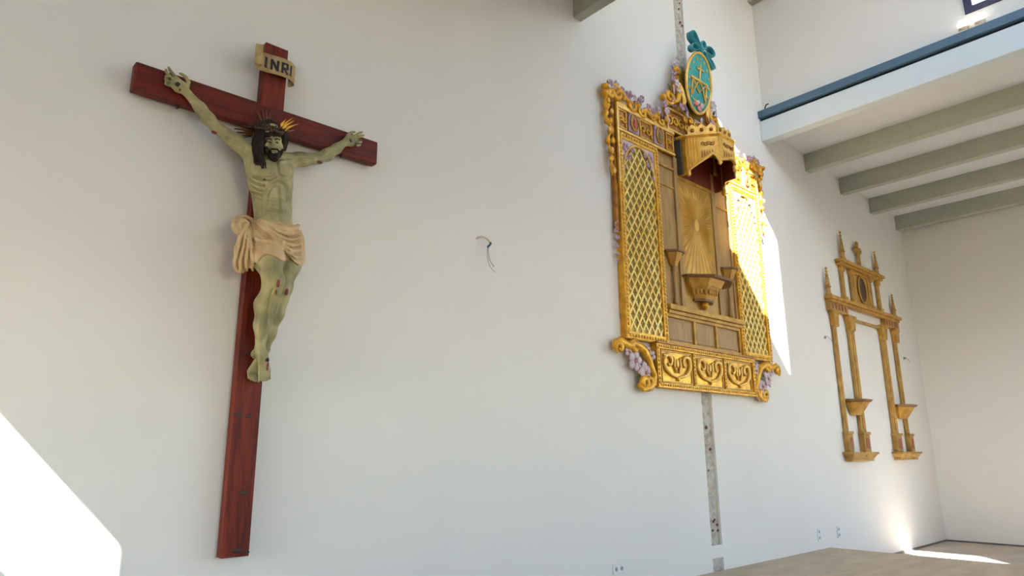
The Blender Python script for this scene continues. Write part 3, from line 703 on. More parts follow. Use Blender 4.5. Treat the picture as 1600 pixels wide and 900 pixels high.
# --- lattice side panels
def gallery(sgn):
    u0, u1 = (-1.50, -.775) if sgn < 0 else (.785, 1.51)
    v0, v1 = 2.405, 4.71; zc_ = (v0 + v1) / 2
    g = rbox(MB(), u0, u1, v0, v1, .01, .055).build('lattice_panel', 'lattice_back', ret)
    m = frame(MB(), u0, u1, v0, v1, .075, .03, .085); m.build('panel_frame', 'gold', g, bevel=.006)
    frame(MB(), u0 - .006, u1 + .006, v0 - .006, v1 + .004, .012, .005, .078).build('panel_edge', 'gold', g)
    beads(u0 + .030, u1 - .030, v0 + .030, v1 - .030, .088, .019, .045, 'gold_pale', g)
    a0, a1, b0 = u0 + .075, u1 - .075, v0 + .075; uc = (a0 + a1) / 2; hw = (a1 - a0) / 2; vs = 4.19; vt = v1 - .09
    left = [(a0 - .0, vs)] + [(uc - hw * math.cos(t_) ** 1.0, vs + (vt - vs) * math.sin(t_) ** .9) for t_ in [PI / 2 * i / 10 for i in range(1, 11)]]
    right = [(2 * uc - p[0], p[1]) for p in left[::-1]][1:]
    arch = [(a1, b0)] + [] ; outline = [(a0, b0)] + left + right + [(a1, b0)]
    outline = outline[::-1]  # ccw irrelevant for clip of convex
    # spandrels
    for side, pl in ((0, left), (1, right)):
        poly = list(pl) + ([(uc, v1 - .075), (a0, v1 - .075)] if side == 0 else [(a1, v1 - .075), (uc, v1 - .075)])
        MB().prism(rp(poly), .05, .072).build('spandrel', 'lilac_pale', g)
        for (du, dv, s_) in [(.07, -.10, .055), (.12, -.19, .035), (.045, -.22, .040), (.17, -.09, .034), (.035, -.33, .028)]:
            uu = a0 + du if side == 0 else a1 - du; inst(FM, 'flower', g, uu, v1 - .07 + dv, .078, s_, random.uniform(0, 6))
    MB().tube(on(rp(left + right), .075), .014, 6).build('arch_moulding', 'gold_pale', g, smooth=True)
    # crossed slats, clipped to the arch
    P0 = 0.088
    for ang in (1, -1):
        tx, tz = math.cos(math.radians(57)), math.sin(math.radians(57)) * ang; nx, nz = -tz, tx
        cs = [p[0] * nx + p[1] * nz for p in outline]; k0 = math.floor(min(cs) / P0); k1 = math.ceil(max(cs) / P0)
        for k in range(k0, k1 + 1):
            c0 = k * P0; pl = clip(clip(outline, nx, nz, c0 + .012), -nx, -nz, -(c0 - .012))
            if len(pl) < 3: continue
            ar = abs(sum(pl[i][0] * pl[(i + 1) % len(pl)][1] - pl[(i + 1) % len(pl)][0] * pl[i][1] for i in range(len(pl)))) / 2
            if ar < 2e-4: continue
            MB().prism(rp(pl), .054, .068 if ang > 0 else .065).build('slat', 'lattice_gold', g)
    # small pierced squares inside the diamonds
    m = MB()
    tx, tz = math.cos(math.radians(57)), math.sin(math.radians(57))
    det = P0 / (2 * tx * tz)
    for i in range(-60, 61):
        for j in range(-60, 61):
            a_ = (i + .5) * P0; b_ = (j + .5) * P0   # -tz x + tx z = a ; tz x + tx z = b
            x = (b_ - a_) / (2 * tz); z = (a_ + b_) / (2 * tx)
            if not (a0 + .03 < x < a1 - .03 and b0 + .03 < z < vt): continue
            if z > vs and ((x - uc) / hw) ** 2 + ((z - vs) / (vt - vs)) ** 2 > .86: continue
            for dx, dz in ((.015, 0), (-.015, 0), (0, .026), (0, -.026)):
                rbox(m, x + dx - .005, x + dx + .005, z + dz - .011, z + dz + .011, .054, .058)
    m.build('lattice_slits', 'slit_dark', g, kind='stuff')
    return g
gallery(-1); gallery(1)

# --- frieze boards with medallions over the side panels, plus crests and wings
def frieze(sgn):
    F = lambda u: u * sgn if sgn < 0 else u
    X_ = lambda a, b: (-b, -a) if sgn < 0 else (a, b)      # a,b distances from the centre
    u0, u1 = X_(.43, 1.52)
    fr = rbox(MB(), u0, u1, 4.72, 5.02, .01, .075).build('frieze_board', 'gold_deep', ret)
    m = MB(); rbox(m, u0, u1, 4.985, 5.03, .07, .10); rbox(m, u0, u1, 4.715, 4.745, .07, .095)
    m.build('frieze_moulding', 'gold_pale', fr, bevel=.005)
    a, b = X_(1.49, 1.52); rbox(MB(), a, b, 4.1, 5.03, .07, .098).build('stile', 'gold_pale', fr, bevel=.004)
    for (p, q) in ((1.34, 1.48), (.88, 1.10), (.45, .60)):
        a, b = X_(p, q); frame(MB(), a, b, 4.755, 4.98, .014, .07, .09).build('panel_border', 'gold', fr)
        uc = (a + b) / 2
        for k in range(2):
            sp = spiral(uc + (k - .5) * (b - a) * .42, 4.865, .012, .05 if b - a > .18 else .035, 0 if k else 180, 400 if k else 580, 18)
            scroll(fr, sp, .085, .012, 'gold', 'relief_scroll')
    for i, (p, colr) in enumerate([(1.22, 'red_enamel'), (.745, 'leaf')]):
        u = -p if sgn < 0 else p
        pl = [(u - .10, 4.76), (u + .09, 4.75), (u + .11, 4.97), (u - .07, 5.0)]
        MB().prism(rp(pl), .07, .095).build('ribbon_plaque', 'lilac', fr, bevel=.006)
        md = MB().prism(rp(arc(u, 4.875, .062, .098, 0, 345, 23)), .09, .108).build('medallion', 'gold_deep', fr)
        MB().tube(on(rp(arc(u, 4.875, .062, .098, 0, 360, 24)), .108), .012, 6).build('medallion_ring', 'gold_old', fr, smooth=True)
        MB().ball(R(u, 4.855, .108), (.032, .012, .045), 8, 6).build('medallion_relief', colr, fr, smooth=True)
        MB().ball(R(u, 4.91, .110), (.016, .012, .018), 8, 6).build('medallion_relief', 'pink', fr, smooth=True)
    return fr
def crest(sgn):
    X = lambda d: -d if sgn < 0 else d
    cr = rbox(MB(), *(sorted((X(.50), X(1.50)))), 5.02, 5.075, .02, .085).build('crest', 'gold', ret)
    A = lambda pts: [(X(p[0]), *p[1:]) for p in pts]
    def vol(d, v, r, a0, a1, rr=.028, wv=.095): scroll(cr, [(X(p[0]), p[1]) for p in spiral(d, v, r * .22, r, a0, a1)], wv, rr)
    vol(1.52, 5.15, .10, 500, 60, .034); vol(1.62, 5.12, .07, 0, 430, .03); vol(1.24, 5.09, .085, 520, 120, .03); vol(1.05, 5.07, .075, -340, 60, .028)
    vol(.86, 5.08, .06, 480, 100, .024); vol(.68, 5.08, .07, -300, 80, .026)
    scroll(cr, A([(1.56, 5.10), (1.45, 5.20), (1.36, 5.13), (1.25, 5.10)]), .10, .034); scroll(cr, A([(1.10, 5.04), (1.0, 5.12), (.9, 5.07), (.8, 5.12), (.7, 5.06)]), .10, .03)
    for (d, v, r) in [(1.70, 5.16, .032), (1.40, 5.11, .03), (1.14, 5.12, .028), (.95, 5.12, .026), (.77, 5.14, .028), (.6, 5.12, .03)]:
        MB().ball(R(X(d), v, .11), r, 10, 8).build('boss', 'gold', cr, smooth=True)
    rnd = random.Random(11)
    for (d, v, s_) in [(1.60, 5.24, .042), (1.50, 5.25, .05), (1.40, 5.22, .045), (1.31, 5.19, .05), (1.20, 5.19, .042), (1.07, 5.20, .055), (1.02, 5.27, .04), (.93, 5.17, .05), (.84, 5.16, .04), (.74, 5.20, .042), (.63, 5.20, .05), (.55, 5.16, .045), (.56, 5.27, .04)]:
        inst(FM if rnd.random() < .7 else FP, 'flower', cr, X(d), v, .09 + rnd.uniform(-.02, .03), s_, rnd.uniform(0, 6), rnd.uniform(-.6, .6))
    for (d, v, a) in [(1.64, 5.22, -.3), (1.25, 5.22, .4), (1.0, 5.26, .1), (.9, 5.2, -.3), (.68, 5.22, .2), (1.45, 5.24, .2)]:
        leaf(cr, X(d), v, .08, .055, a)
    # outer wing running down the side
    wg = MB()
    pts = [(X(d), v) for d, v in [(1.66, 5.20), (1.69, 5.08), (1.63, 4.95), (1.67, 4.82), (1.61, 4.70), (1.64, 4.55), (1.59, 4.42), (1.62, 4.30), (1.59, 4.16)]]
    sp = smooth_path([R(p[0], p[1], .06 + .015 * math.sin(i * 2)) for i, p in enumerate(pts)])
    wing = MB().tube(sp, [.036 + .012 * math.sin(i * 1.3) - .018 * i / len(sp) for i in range(len(sp))], 8).build('wing_scroll', 'gold', ret, smooth=True)
    a, b = sorted((X(1.515), X(1.56))); rbox(MB(), a, b, 3.55, 5.0, .015, .06).build('wing_batten', 'gold_deep', wing)
    for i in range(9):
        MB().ball(R(X(1.63 + .03 * math.sin(i * 2.1)), 5.12 - i * .115, .095), (.03, .02, .035), 8, 6).build('acanthus_leaf', 'gold' if i % 2 else 'gold_pale', wing, smooth=True)
    for i, v in enumerate((3.62, 3.55, 3.47, 3.38, 3.29, 3.21)):
        inst(FM, 'flower', wing, X(1.545 + .012 * (i % 2)), v, .05, .034 - .002 * i, i, .3)
for s_ in (-1, 1): frieze(s_); crest(s_)

# --- centre: board, sun panel, mouldings, lower panels
ctr = rbox(MB(), -.775, .785, 2.41, 4.98, .005, .035).build('centre_board', 'wood_taupe', ret)
m = MB()
for u in (-.40, .40): rbox(m, u - .035, u + .035, 2.86, 4.72, .03, .062)
rbox(m, -.775, -.74, 2.86, 4.7, .03, .055); rbox(m, .74, .785, 2.86, 4.7, .03, .055)
m.build('pilaster', 'wood_taupe', ctr, bevel=.005)
m = MB()
rbox(m, -.775, -.43, 4.54, 4.57, .03, .055); rbox(m, -.775, -.43, 4.30, 4.325, .03, .05); rbox(m, .43, .785, 4.54, 4.57, .03, .055); rbox(m, .43, .785, 4.30, 4.325, .03, .05); rbox(m, -.365, .365, 4.46, 4.50, .03, .058)
m.build('cross_moulding', 'gold_old', ctr, bevel=.004)
sunp = rbox(MB(), -.365, .365, 2.86, 4.47, .033, .042).build('sun_panel', 'sun_field', ctr, label='gilded panel carved with a sunburst of rays')
sc = (0.0, 3.95); N = 44
for k in range(N):
    a = 2 * PI * (k + .5) / N; da = PI / N * .62
    def hit(an):
        dx, dz = math.cos(an), math.sin(an); t_ = 9
        if dx > 1e-6: t_ = min(t_, (.355 - sc[0]) / dx)
        if dx < -1e-6: t_ = min(t_, (-.355 - sc[0]) / dx)
        if dz > 1e-6: t_ = min(t_, (4.45 - sc[1]) / dz)
        if dz < -1e-6: t_ = min(t_, (2.88 - sc[1]) / dz)
        return t_
    L_ = hit(a) * (.98 if k % 2 else .90); w_ = math.sin(PI / N) * .62
    dx, dz = math.cos(a), math.sin(a); nx, nz = -dz, dx
    pl = [(sc[0] + dx * .03, sc[1] + dz * .03), (sc[0] + dx * L_ * .75 - nx * w_ * L_ * .9, sc[1] + dz * L_ * .75 - nz * w_ * L_ * .9), (sc[0] + dx * L_, sc[1] + dz * L_), (sc[0] + dx * L_ * .75 + nx * w_ * L_ * .9, sc[1] + dz * L_ * .75 + nz * w_ * L_ * .9)]
    cc_ = R(sum(p[0] for p in pl) / 4, sum(p[1] for p in pl) / 4, .066)
    V_ = [R(p[0], p[1], .040) for p in pl] + [cc_]
    raw('sun_ray', V_, [(0, 1, 4), (1, 2, 4), (2, 3, 4), (3, 0, 4)], 'sun_gold', ctr)
m = MB().ball(R(sc[0], sc[1], .04), (.055, .014, .08), 12, 6); m.build('sun_disc', 'sun_gold', ctr, smooth=True)
# ledge and lower panels
led = MB(); rbox(led, -.76, .82, 2.80, 2.86, .03, .12); rbox(led, -.75, .80, 2.76, 2.80, .03, .09); led.build('ledge', 'gold_old', ret, bevel=.006)
m = MB(); rbox(m, -.775, .785, 2.725, 2.765, .03, .062); rbox(m, -.775, .785, 2.41, 2.455, .03, .062)
for u in (-.76, -.22, .24, .77): rbox(m, u - .022, u + .022, 2.455, 2.725, .03, .062)
m.build('panel_rail', 'gold_old', ctr, bevel=.004)
for (a, b) in ((-.73, -.25), (-.19, .21), (.27, .74)):
    rbox(MB(), a + .02, b - .02, 2.475, 2.705, .03, .044).build('panel', 'wood_taupe', ctr, bevel=.006)
# --- side consoles on slender columns
def hexa(u0, u1, d, k=.28, back=.03):
    w_ = u1 - u0; return [(RX + u0, back), (RX + u0, back + (d - back) * .35), (RX + u0 + w_ * k, d), (RX + u1 - w_ * k, d), (RX + u1, back + (d - back) * .35), (RX + u1, back)]
for u in (-.565, .60):
    cs = MB().plan(hexa(u - .155, u + .155, .18), 3.475, 3.50).build('console_shelf', 'shelf_wood', ret, bevel=.004)
    MB().plan(hexa(u - .05, u + .05, .09), 3.33, 3.475, hexa(u - .125, u + .125, .155)).build('console_bracket', 'gold_old', cs)
    m = MB(); m.lathe([(.026, 2.885), (.034, 2.90), (.026, 2.93), (.018, 2.96), (.019, 3.0), (.017, 3.26), (.028, 3.28), (.02, 3.30), (.03, 3.34)], R(u, 0, .062), 10)
    m.build('colonnette', 'wood_taupe', cs, smooth=True)
    MB().ball(R(u, 2.885, .062), (.03, .03, .018), 8, 6).build('colonnette_base', 'gold_old', cs, smooth=True)
# --- middle console
cs = MB().plan(hexa(-.41, .50, .32), 3.225, 3.25, hexa(-.43, .52, .34)).build('console_shelf', 'shelf_wood', ret, bevel=.004)
m = MB(); m.plan(hexa(-.33, .32, .24), 3.175, 3.225, hexa(-.36, .36, .27)); m.plan(hexa(-.30, .29, .225), 3.14, 3.175, hexa(-.33, .32, .24)); m.build('console_moulding', 'gold_old', cs)
MB().plan(hexa(-.19, .17, .14), 3.0, 3.14, hexa(-.29, .28, .215)).build('console_bracket', 'gold_old', cs)
MB().plan(hexa(-.20, .18, .145), 2.975, 3.0, hexa(-.21, .19, .155)).build('console_foot', 'shelf_wood', cs)
for (a, b, c) in [((-.26, .08), (-.11, .185), 0), ((-.09, .195), (.09, .195), 0)]:
    for k in range(4):
        t_ = (k + .5) / 4; MB().ball(R(a[0] + (b[0] - a[0]) * t_, 3.08, a[1] + (b[1] - a[1]) * t_), (.022, .016, .038), 8, 6).build('carved_leaf', 'gold_old', cs, smooth=True)
MB().lathe([(.02, 2.89), (.05, 2.93), (.04, 2.98)], R(-.01, 0, .08), 10).build('console_drop', 'gold', cs, smooth=True)

# --- canopy
CB = [(-.32, .05), (-.29, .17), (-.06, .46), (.27, .46), (.50, .16), (.52, .05)]
def off_poly(pl, d): 
    cx_, cw_ = .11, .12
    return [(RX + cx_ + (p[0] - cx_) * (1 + d / .40), .03 + (p[1] - .03) * (1 + d / .40) if p[1] > .06 else p[1]) for p in pl]
can = MB().plan(off_poly(CB, .012), 4.955, 4.985, off_poly(CB, .03)).build('canopy', 'gold', ret, label='projecting gilded canopy with pierced tracery and red interior')
MB().plan(off_poly(CB, .03), 4.985, 5.0).build('canopy_cornice', 'gold_pale', can)
MB().plan(off_poly(CB, -.03), 5.0, 5.03, off_poly(CB, -.05)).build('canopy_roof', 'gold_old', can)
def face(a, b, zt, zb, rise, m_, nm, thick=.018, lead=0, tr=True):
    """one canopy side: board with an arched lower edge, pierced tracery and corner posts"""
    A_, B_ = Vector((RX + a[0], -a[1], 0)), Vector((RX + b[0], -b[1], 0)); d = B_ - A_; L_ = d.length; d.normalize(); n_ = Vector((d.y, -d.x, 0))
    if n_.dot(Vector((0, -1, 0))) < 0 and abs(n_.y) > .3: n_ = -n_
    lowf = lambda t_: rise * ((t_ / .8) ** .9 if t_ < .8 else 1 - .75 * ((t_ - .8) / .2) ** 1.5)
    low = [(L_ * i / 14, zb + lowf(i / 14)) for i in range(15)]
    poly = low + [(L_, zt), (0, zt)]
    to = lambda p, o: tuple(A_ + d * p[0] + n_ * o + Vector((0, 0, p[1])))
    def slab(pl, o0, o1, nme, mm, par=can):
        n = len(pl); V_ = [to(p, o0) for p in pl] + [to(p, o1) for p in pl]
        F_ = [tuple(range(n)), tuple(range(n, 2 * n))[::-1]] + [(i, n + i, n + (i + 1) % n, (i + 1) % n) for i in range(n)]
        o = raw(nme, V_, F_, mm, par); bm = bmesh.new(); bm.from_mesh(o.data); bmesh.ops.recalc_face_normals(bm, faces=bm.faces); bm.to_mesh(o.data); bm.free(); return o
    slab(poly, 0, thick, nm, m_)
    slab(poly, -.012, -.001, 'canopy_lining', 'red_wood')
    if tr:
        zt2 = zt - .03
        for k in range(4 if lead else 0): slab(rect(.008 + k * .034, .028 + k * .034, zb + lowf((.03 + k * .034) / L_) + .02, zt), thick, thick + .012, 'pilaster_strip', 'gold')
        slab(rect(.045 + lead, L_ - .045, zt - (.21 if lead else .24), zt2), thick, thick + .006, 'tracery_panel', 'gold_pale')
        for k in range(5):
            s0 = .06 + lead + (L_ - .12 - lead) * k / 5; s1 = s0 + (L_ - .12 - lead) / 5 * .55
            zlow = zb + lowf(s1 / L_) + .04
            slab([(s0, min(zlow, zt - .20)), (s1, min(zlow, zt - .20)), (s1, zt - .19), ((s0 + s1) / 2, zt - .16), (s0, zt - .19)], thick + .004, thick + .009, 'lancet', 'gold_deep')
        for k in range(4):
            s0 = .08 + lead + (L_ - .16 - lead) * k / 3.0
            V_ = spiral(s0, zt - .09, .006, .030, 0, 420 * (1 if k % 2 else -1), 16)
            MB().tube([to(p, thick + .01) for p in V_], .006, 6).build('tracery_scroll', 'gold_deep', can, smooth=True)
        MB().tube([to((p[0], p[1] + .012), thick + .004) for p in low], .012, 6).build('arch_moulding', 'gold_pale', can, smooth=True)
face(CB[1], CB[2], 4.955, 4.53, .19, 'gold_pale', 'canopy_side', lead=.10); face(CB[2], CB[3], 4.955, 4.64, .08, 'gold_pale', 'canopy_side'); face(CB[3], CB[4], 4.955, 4.50, .08, 'gold_pale', 'canopy_side', tr=False)
rbox(MB(), -.315, -.285, 4.50, 4.955, .03, .17).build('canopy_cheek', 'gold', can, bevel=.004); rbox(MB(), .49, .515, 4.50, 4.955, .03, .16).build('canopy_cheek', 'red_wood', can)
rbox(MB(), -.36, -.325, 4.51, 4.95, .03, .12).build('canopy_backboard', 'dark_slab', can)
rbox(MB(), -.285, .49, 4.50, 4.95, .036, .06).build('canopy_back', 'red_wood', can)
for k, (u, w_, zl) in enumerate([(-.29, .17, 4.55), (-.06, .46, 4.67), (.27, .46, 4.66), (.50, .16, 4.50)]):
    MB().lathe([(.012, zl - .075), (.030, zl - .05), (.022, zl - .03), (.030, zl - .01), (.020, zl + .01), (.020, 4.95)], R(u, 0, w_), 10).build('corner_post', 'gold_pale' if k < 3 else 'gold', can, smooth=True)
for (u0, w0, u1, w1) in [(-.27, .18, -.06, .44), (-.05, .455, .26, .455)]:   # gablet cresting
    for k in range(3):
        t0 = k / 3; t1 = (k + 1) / 3; a = (u0 + (u1 - u0) * t0, w0 + (w1 - w0) * t0); b = (u0 + (u1 - u0) * t1, w0 + (w1 - w0) * t1); c = ((a[0] + b[0]) / 2, (a[1] + b[1]) / 2)
        dd = Vector((b[0] - a[0], b[1] - a[1])).normalized(); nn = Vector((dd.y, -dd.x)) * .02
        pl = [(a, 5.0), (b, 5.0), (b, 5.10), (c, 5.145), (a, 5.10)]
        V_ = [R(p[0], z, p[1]) for p, z in pl] + [R(p[0] + nn.x, z, p[1] + nn.y) for p, z in pl]
        o = raw('gablet', V_, [(0, 1, 2, 3, 4), (9, 8, 7, 6, 5)] + [(i, 5 + i, 5 + (i + 1) % 5, (i + 1) % 5) for i in range(5)], 'gold_pale', can)
        bm = bmesh.new(); bm.from_mesh(o.data); bmesh.ops.recalc_face_normals(bm, faces=bm.faces); bm.to_mesh(o.data); bm.free()
        MB().ball(R(c[0] , 5.065, c[1]), (.026, .026, .026), 8, 6).build('gablet_boss', 'gold_deep', can, smooth=True)

# --- gold carved panels and middle crest carrying the oval
for (a, b) in ((-.56, -.06), (.06, .62)):
    bp_ = rbox(MB(), a, b, 5.03, 5.33, .02, .075).build('carved_panel', 'gold_deep', ret)
    frame(MB(), a, b, 5.03, 5.33, .022, .07, .10).build('panel_border', 'gold_pale', bp_)
    for k in range(4):
        uc = a + (b - a) * (k + .5) / 4
        scroll(bp_, spiral(uc, 5.18, .012, .07, 90 * k, 90 * k + (480 if k % 2 else -480), 22), .085, .016, 'gold', 'relief_scroll')
mc = MB().prism(rp([(-.50, 5.33), (.50, 5.33), (.40, 5.55), (.28, 5.80), (.15, 6.0), (-.15, 6.0), (-.28, 5.80), (-.40, 5.55)]), .02, .07).build('crest_board', 'gold_old', ret)
for sg in (-1, 1):
    X = lambda d: sg * d
    scroll(mc, [(X(p[0]), p[1]) for p in spiral(.50, 5.46, .02, .10, 200, 700)], .11, .034); scroll(mc, [(X(d), v) for d, v in [(.44, 5.40), (.36, 5.46), (.32, 5.58), (.36, 5.68), (.33, 5.80)]], .13, .04)
    scroll(mc, [(X(d), v) for d, v in [(.28, 5.36), (.25, 5.48), (.28, 5.60), (.33, 5.7)]], .15, .035, 'gold_pale'); scroll(mc, [(X(p[0]), p[1]) for p in spiral(.30, 5.90, .015, .06, 0, 430)], .12, .026)
    for (d, v, r) in [(.65, 5.40, .045), (.34, 5.90, .042), (.33, 5.78, .032), (.60, 5.33, .03), (.42, 5.62, .03)]:
        MB().ball(R(X(d), v, .12), r, 10, 8).build('boss', 'gold', mc, smooth=True)
    rnd = random.Random(5)
    for (d, v, s_) in [(.47, 5.56, .055), (.41, 5.66, .055), (.36, 5.60, .045), (.40, 5.74, .05), (.37, 5.85, .045), (.30, 6.00, .05), (.26, 6.08, .045), (.42, 5.42, .06), (.34, 5.36, .055), (.25, 5.38, .05), (.16, 5.36, .045), (.56, 5.50, .045), (.66, 5.30, .05), (.62, 5.22, .045), (.08, 5.33, .045), (.24, 6.16, .035)]:
        inst(FM if rnd.random() < .5 else FP, 'flower', mc, X(d), v, .13 + rnd.uniform(-.03, .05), s_, rnd.uniform(0, 6), rnd.uniform(-.5, .5))
    for (d, v, a) in [(.5, 5.6, .5), (.38, 5.9, .3), (.55, 5.35, 1.2), (.2, 5.4, .4)]: leaf(mc, X(d), v, .11, .06, sg * a)
for k in range(5):
    scroll(mc, spiral(-.22 + .11 * k, 5.24 + .03 * (k % 2), .01, .05, 90, 90 + (420 if k % 2 else -420), 18), .13, .02, 'gold')
# oval medallion, leaning a little out of the wall at the top
def ow(v): return .15 + .12 * (v - 5.4) / .8
def oval_pts(rx, rz, n=36): return [(.02 + rx * math.cos(2 * PI * i / n), 5.805 + rz * math.sin(2 * PI * i / n)) for i in range(n)]
def tilt_prism(pl, d0, d1, nm, m_, par):
    n = len(pl); V_ = [R(p[0], p[1], ow(p[1]) + d0) for p in pl] + [R(p[0], p[1], ow(p[1]) + d1) for p in pl]
    o = raw(nm, V_, [tuple(range(n)), tuple(range(n, 2 * n))[::-1]] + [(i, n + i, n + (i + 1) % n, (i + 1) % n) for i in range(n)], m_, par)
    bm = bmesh.new(); bm.from_mesh(o.data); bmesh.ops.recalc_face_normals(bm, faces=bm.faces); bm.to_mesh(o.data); bm.free(); return o
ov = tilt_prism(oval_pts(.27, .385), -.03, .0, 'oval_medallion', 'teal', ret); ov['label'] = 'teal oval medallion with gold monogram and rim'
MB().tube([R(p[0], p[1], ow(p[1])) for p in oval_pts(.275, .39) + oval_pts(.275, .39)[:1]],   .019, 8).build('oval_rim', 'gold_pale', ov, smooth=True)
rbox(MB(), -.08, .12, 5.55, 5.95, .06, .17).build('oval_mount', 'gold_old', ov)
def st(pts, r=.013, m_='gold_pale', nm='monogram_stroke'): MB().tube([R(p[0], p[1], ow(p[1]) + .008) for p in pts], r, 6).build(nm, m_, ov, smooth=True)
st([(.02, 5.78), (.02, 6.05)]); st([(-.05, 5.98), (.09, 5.98)]); st([(-.17, 5.83), (.20, 5.83)], .017)
st([(-.12, 5.62), (.02, 5.86), (.16, 5.62)]); st([(-.14, 5.60), (-.13, 5.83)]); st([(.17, 5.58), (.18, 5.83)]); st([(-.13, 5.82), (.02, 5.68), (.17, 5.82)], .011); st([(-.10, 5.56), (.15, 5.56)], .009)
for i in range(16):
    a = 2 * PI * i / 16; q = (.02 + .215 * math.cos(a), 5.805 + .315 * math.sin(a)); MB().ball(R(q[0], q[1], ow(q[1]) + .004), (.016, .008, .02), 6, 4).build('gilt_star', 'gold_pale', ov, smooth=True)
for (u, v, s_) in [(-.03, 5.52, .045), (.05, 5.48, .05), (.10, 5.53, .04), (.02, 5.55, .035)]:
    MB().ball(R(u, v, ow(v) + .01), (s_, .02, s_ * .8), 8, 6).build('rose', 'pink' if s_ > .042 else 'lilac_pale', ov, smooth=True)
# ribbon bow
def ribbon(pts, w0, w1, par, nm='ribbon_loop'):
    sp = smooth_path([(p[0], p[1], 0) for p in pts]); V_ = []; F_ = []
    for i, p in enumerate(sp): V_ += [R(p[0], p[1], w0), R(p[0], p[1], (w0 + w1) / 2 ), R(p[0], p[1], w1)]
    for i in range(len(sp) - 1):
        for k in range(2): F_.append((3 * i + k, 3 * i + k + 1, 3 * i + k + 4, 3 * i + k + 3))
    o = raw(nm, V_, F_, 'teal_ribbon', par, smooth=True); s2 = o.modifiers.new('thick', 'SOLIDIFY'); s2.thickness = .010; s2.offset = 0; return o
bow = MB().ball(R(.02, 6.25, .26), (.055, .06, .055), 10, 8).build('ribbon_bow', 'teal_ribbon', ret, smooth=True, label='teal ribbon bow')
ribbon([(.0, 6.24), (-.05, 6.34), (-.12, 6.43), (-.19, 6.42), (-.19, 6.34), (-.12, 6.30), (-.03, 6.25)], .22, .31, bow)
ribbon([(-.02, 6.24), (-.10, 6.27), (-.19, 6.24), (-.21, 6.17), (-.14, 6.17), (-.06, 6.22)], .23, .31, bow)
ribbon([(.0, 6.24), (.0, 6.32), (.04, 6.37), (.09, 6.34), (.07, 6.27), (.03, 6.24)], .23, .32, bow)
ribbon([(.04, 6.25), (.13, 6.33), (.24, 6.36), (.31, 6.31), (.27, 6.24), (.16, 6.24), (.06, 6.23)], .22, .31, bow)
ribbon([(.05, 6.24), (.16, 6.20), (.25, 6.18), (.31, 6.10), (.26, 6.08), (.20, 6.13), (.11, 6.2)], .22, .30, bow)

# --- predella with three panels, and corner scrolls
pr = rbox(MB(), -1.03, 1.0, 1.925, 2.40, .01, .075).build('predella', 'gold', ret)
MB().box(RX - 1.04, RX + 1.01, -.12, -.02, 2.395, 2.412).build('predella_top', 'gold_deep', pr)
frame(MB(), -1.03, 1.0, 1.925, 2.395, .055, .07, .10).build('predella_frame', 'gold', pr, bevel=.005)
beads(-1.005, .975, 1.955, 2.368, .103, .015, .042, 'gold_pale', pr)
us = [-.975, -.335, .305, .945]
for u in us[1:3]:
    rbox(MB(), u - .02, u + .02, 1.98, 2.34, .07, .098).build('predella_stile', 'gold', pr, bevel=.004); beads(u, u, 1.985, 2.34, .10, .013, .042, 'gold_pale', pr, 'L')
for i in range(3):
    a, b = us[i] + .035, us[i + 1] - .035; uc = (a + b) / 2
    frame(MB(), a, b, 1.985, 2.335, .016, .07, .085).build('panel_border', 'gold_old', pr)
    for sg in (-1, 1):
        sp_ = [(q[0], q[1]) for q in smooth_path([(uc + sg * d, v, 0) for d, v in [(0, 2.05), (.07, 2.06), (.16, 2.09), (.235, 2.17), (.225, 2.26), (.16, 2.285), (.105, 2.235), (.13, 2.175), (.175, 2.195)]], 4)]
        scroll(pr, sp_, .090, .024, 'gold_pale', 'arabesque')
        scroll(pr, [(uc + sg * d, v) for d, v in [(.02, 2.10), (.06, 2.17), (.05, 2.25), (.09, 2.27)]], .088, .016, 'gold_pale', 'arabesque')
        MB().ball(R(uc + sg * .225, 2.275, .09), (.03, .014, .026), 8, 6).build('carved_leaf', 'gold_pale', pr, smooth=True)
    MB().ball(R(uc, 2.035, .09), (.018, .016, .03), 8, 6).build('drop', 'gold', pr, smooth=True)
    MB().ball(R(uc, 2.20, .088), (.03, .014, .05), 8, 6).build('palmette', 'gold_pale', pr, smooth=True)
for sg in (-1, 1):
    X = lambda d: (-d if sg < 0 else d - .04)
    L_ = lambda pts: [(X(p[0]), p[1]) for p in pts]
    cnr = scroll(ret, L_([(1.70, 2.27), (1.68, 2.335), (1.60, 2.36), (1.52, 2.33), (1.46, 2.32), (1.40, 2.36), (1.32, 2.34), (1.22, 2.30), (1.15, 2.21), (1.10, 2.10), (1.07, 2.02)]), .07, .05, 'gold', 'corner_scroll', .6)
    for pts, r in [(spiral(1.64, 2.285, .01, .06, 0, -420), .034), (spiral(1.38, 2.31, .01, .055, 90, 520), .03), (spiral(1.26, 1.955, .01, .075, 200, 660), .036), (spiral(1.16, 1.965, .01, .06, 0, -400), .03)]:
        scroll(cnr, L_(pts), .085, r, 'gold', 'volute')
    scroll(cnr, L_([(1.34, 1.93), (1.27, 1.90), (1.17, 1.91), (1.09, 1.96), (1.06, 2.05), (1.10, 2.15)]), .07, .042, 'gold', 'leaf_scroll', .5)
    for (d, v, s_) in [(1.38, 2.17, .105), (1.22, 2.06, .11), (1.48, 2.26, .05), (1.15, 2.30, .05), (1.10, 2.25, .055), (1.12, 1.93, .045), (1.30, 2.09, .05)]:
        f_ = inst(FP, 'flower', cnr, X(d), v, .075, s_, random.uniform(0, 6), random.uniform(-.3, .3)); inst(HM, 'flower_heart', cnr, X(d), v, .09, s_ * .7)
    for (d, v, a) in [(1.28, 2.2, 1.2), (1.3, 2.0, 2.5), (1.18, 2.15, -1)]: leaf(cnr, X(d), v, .06, .07, a)

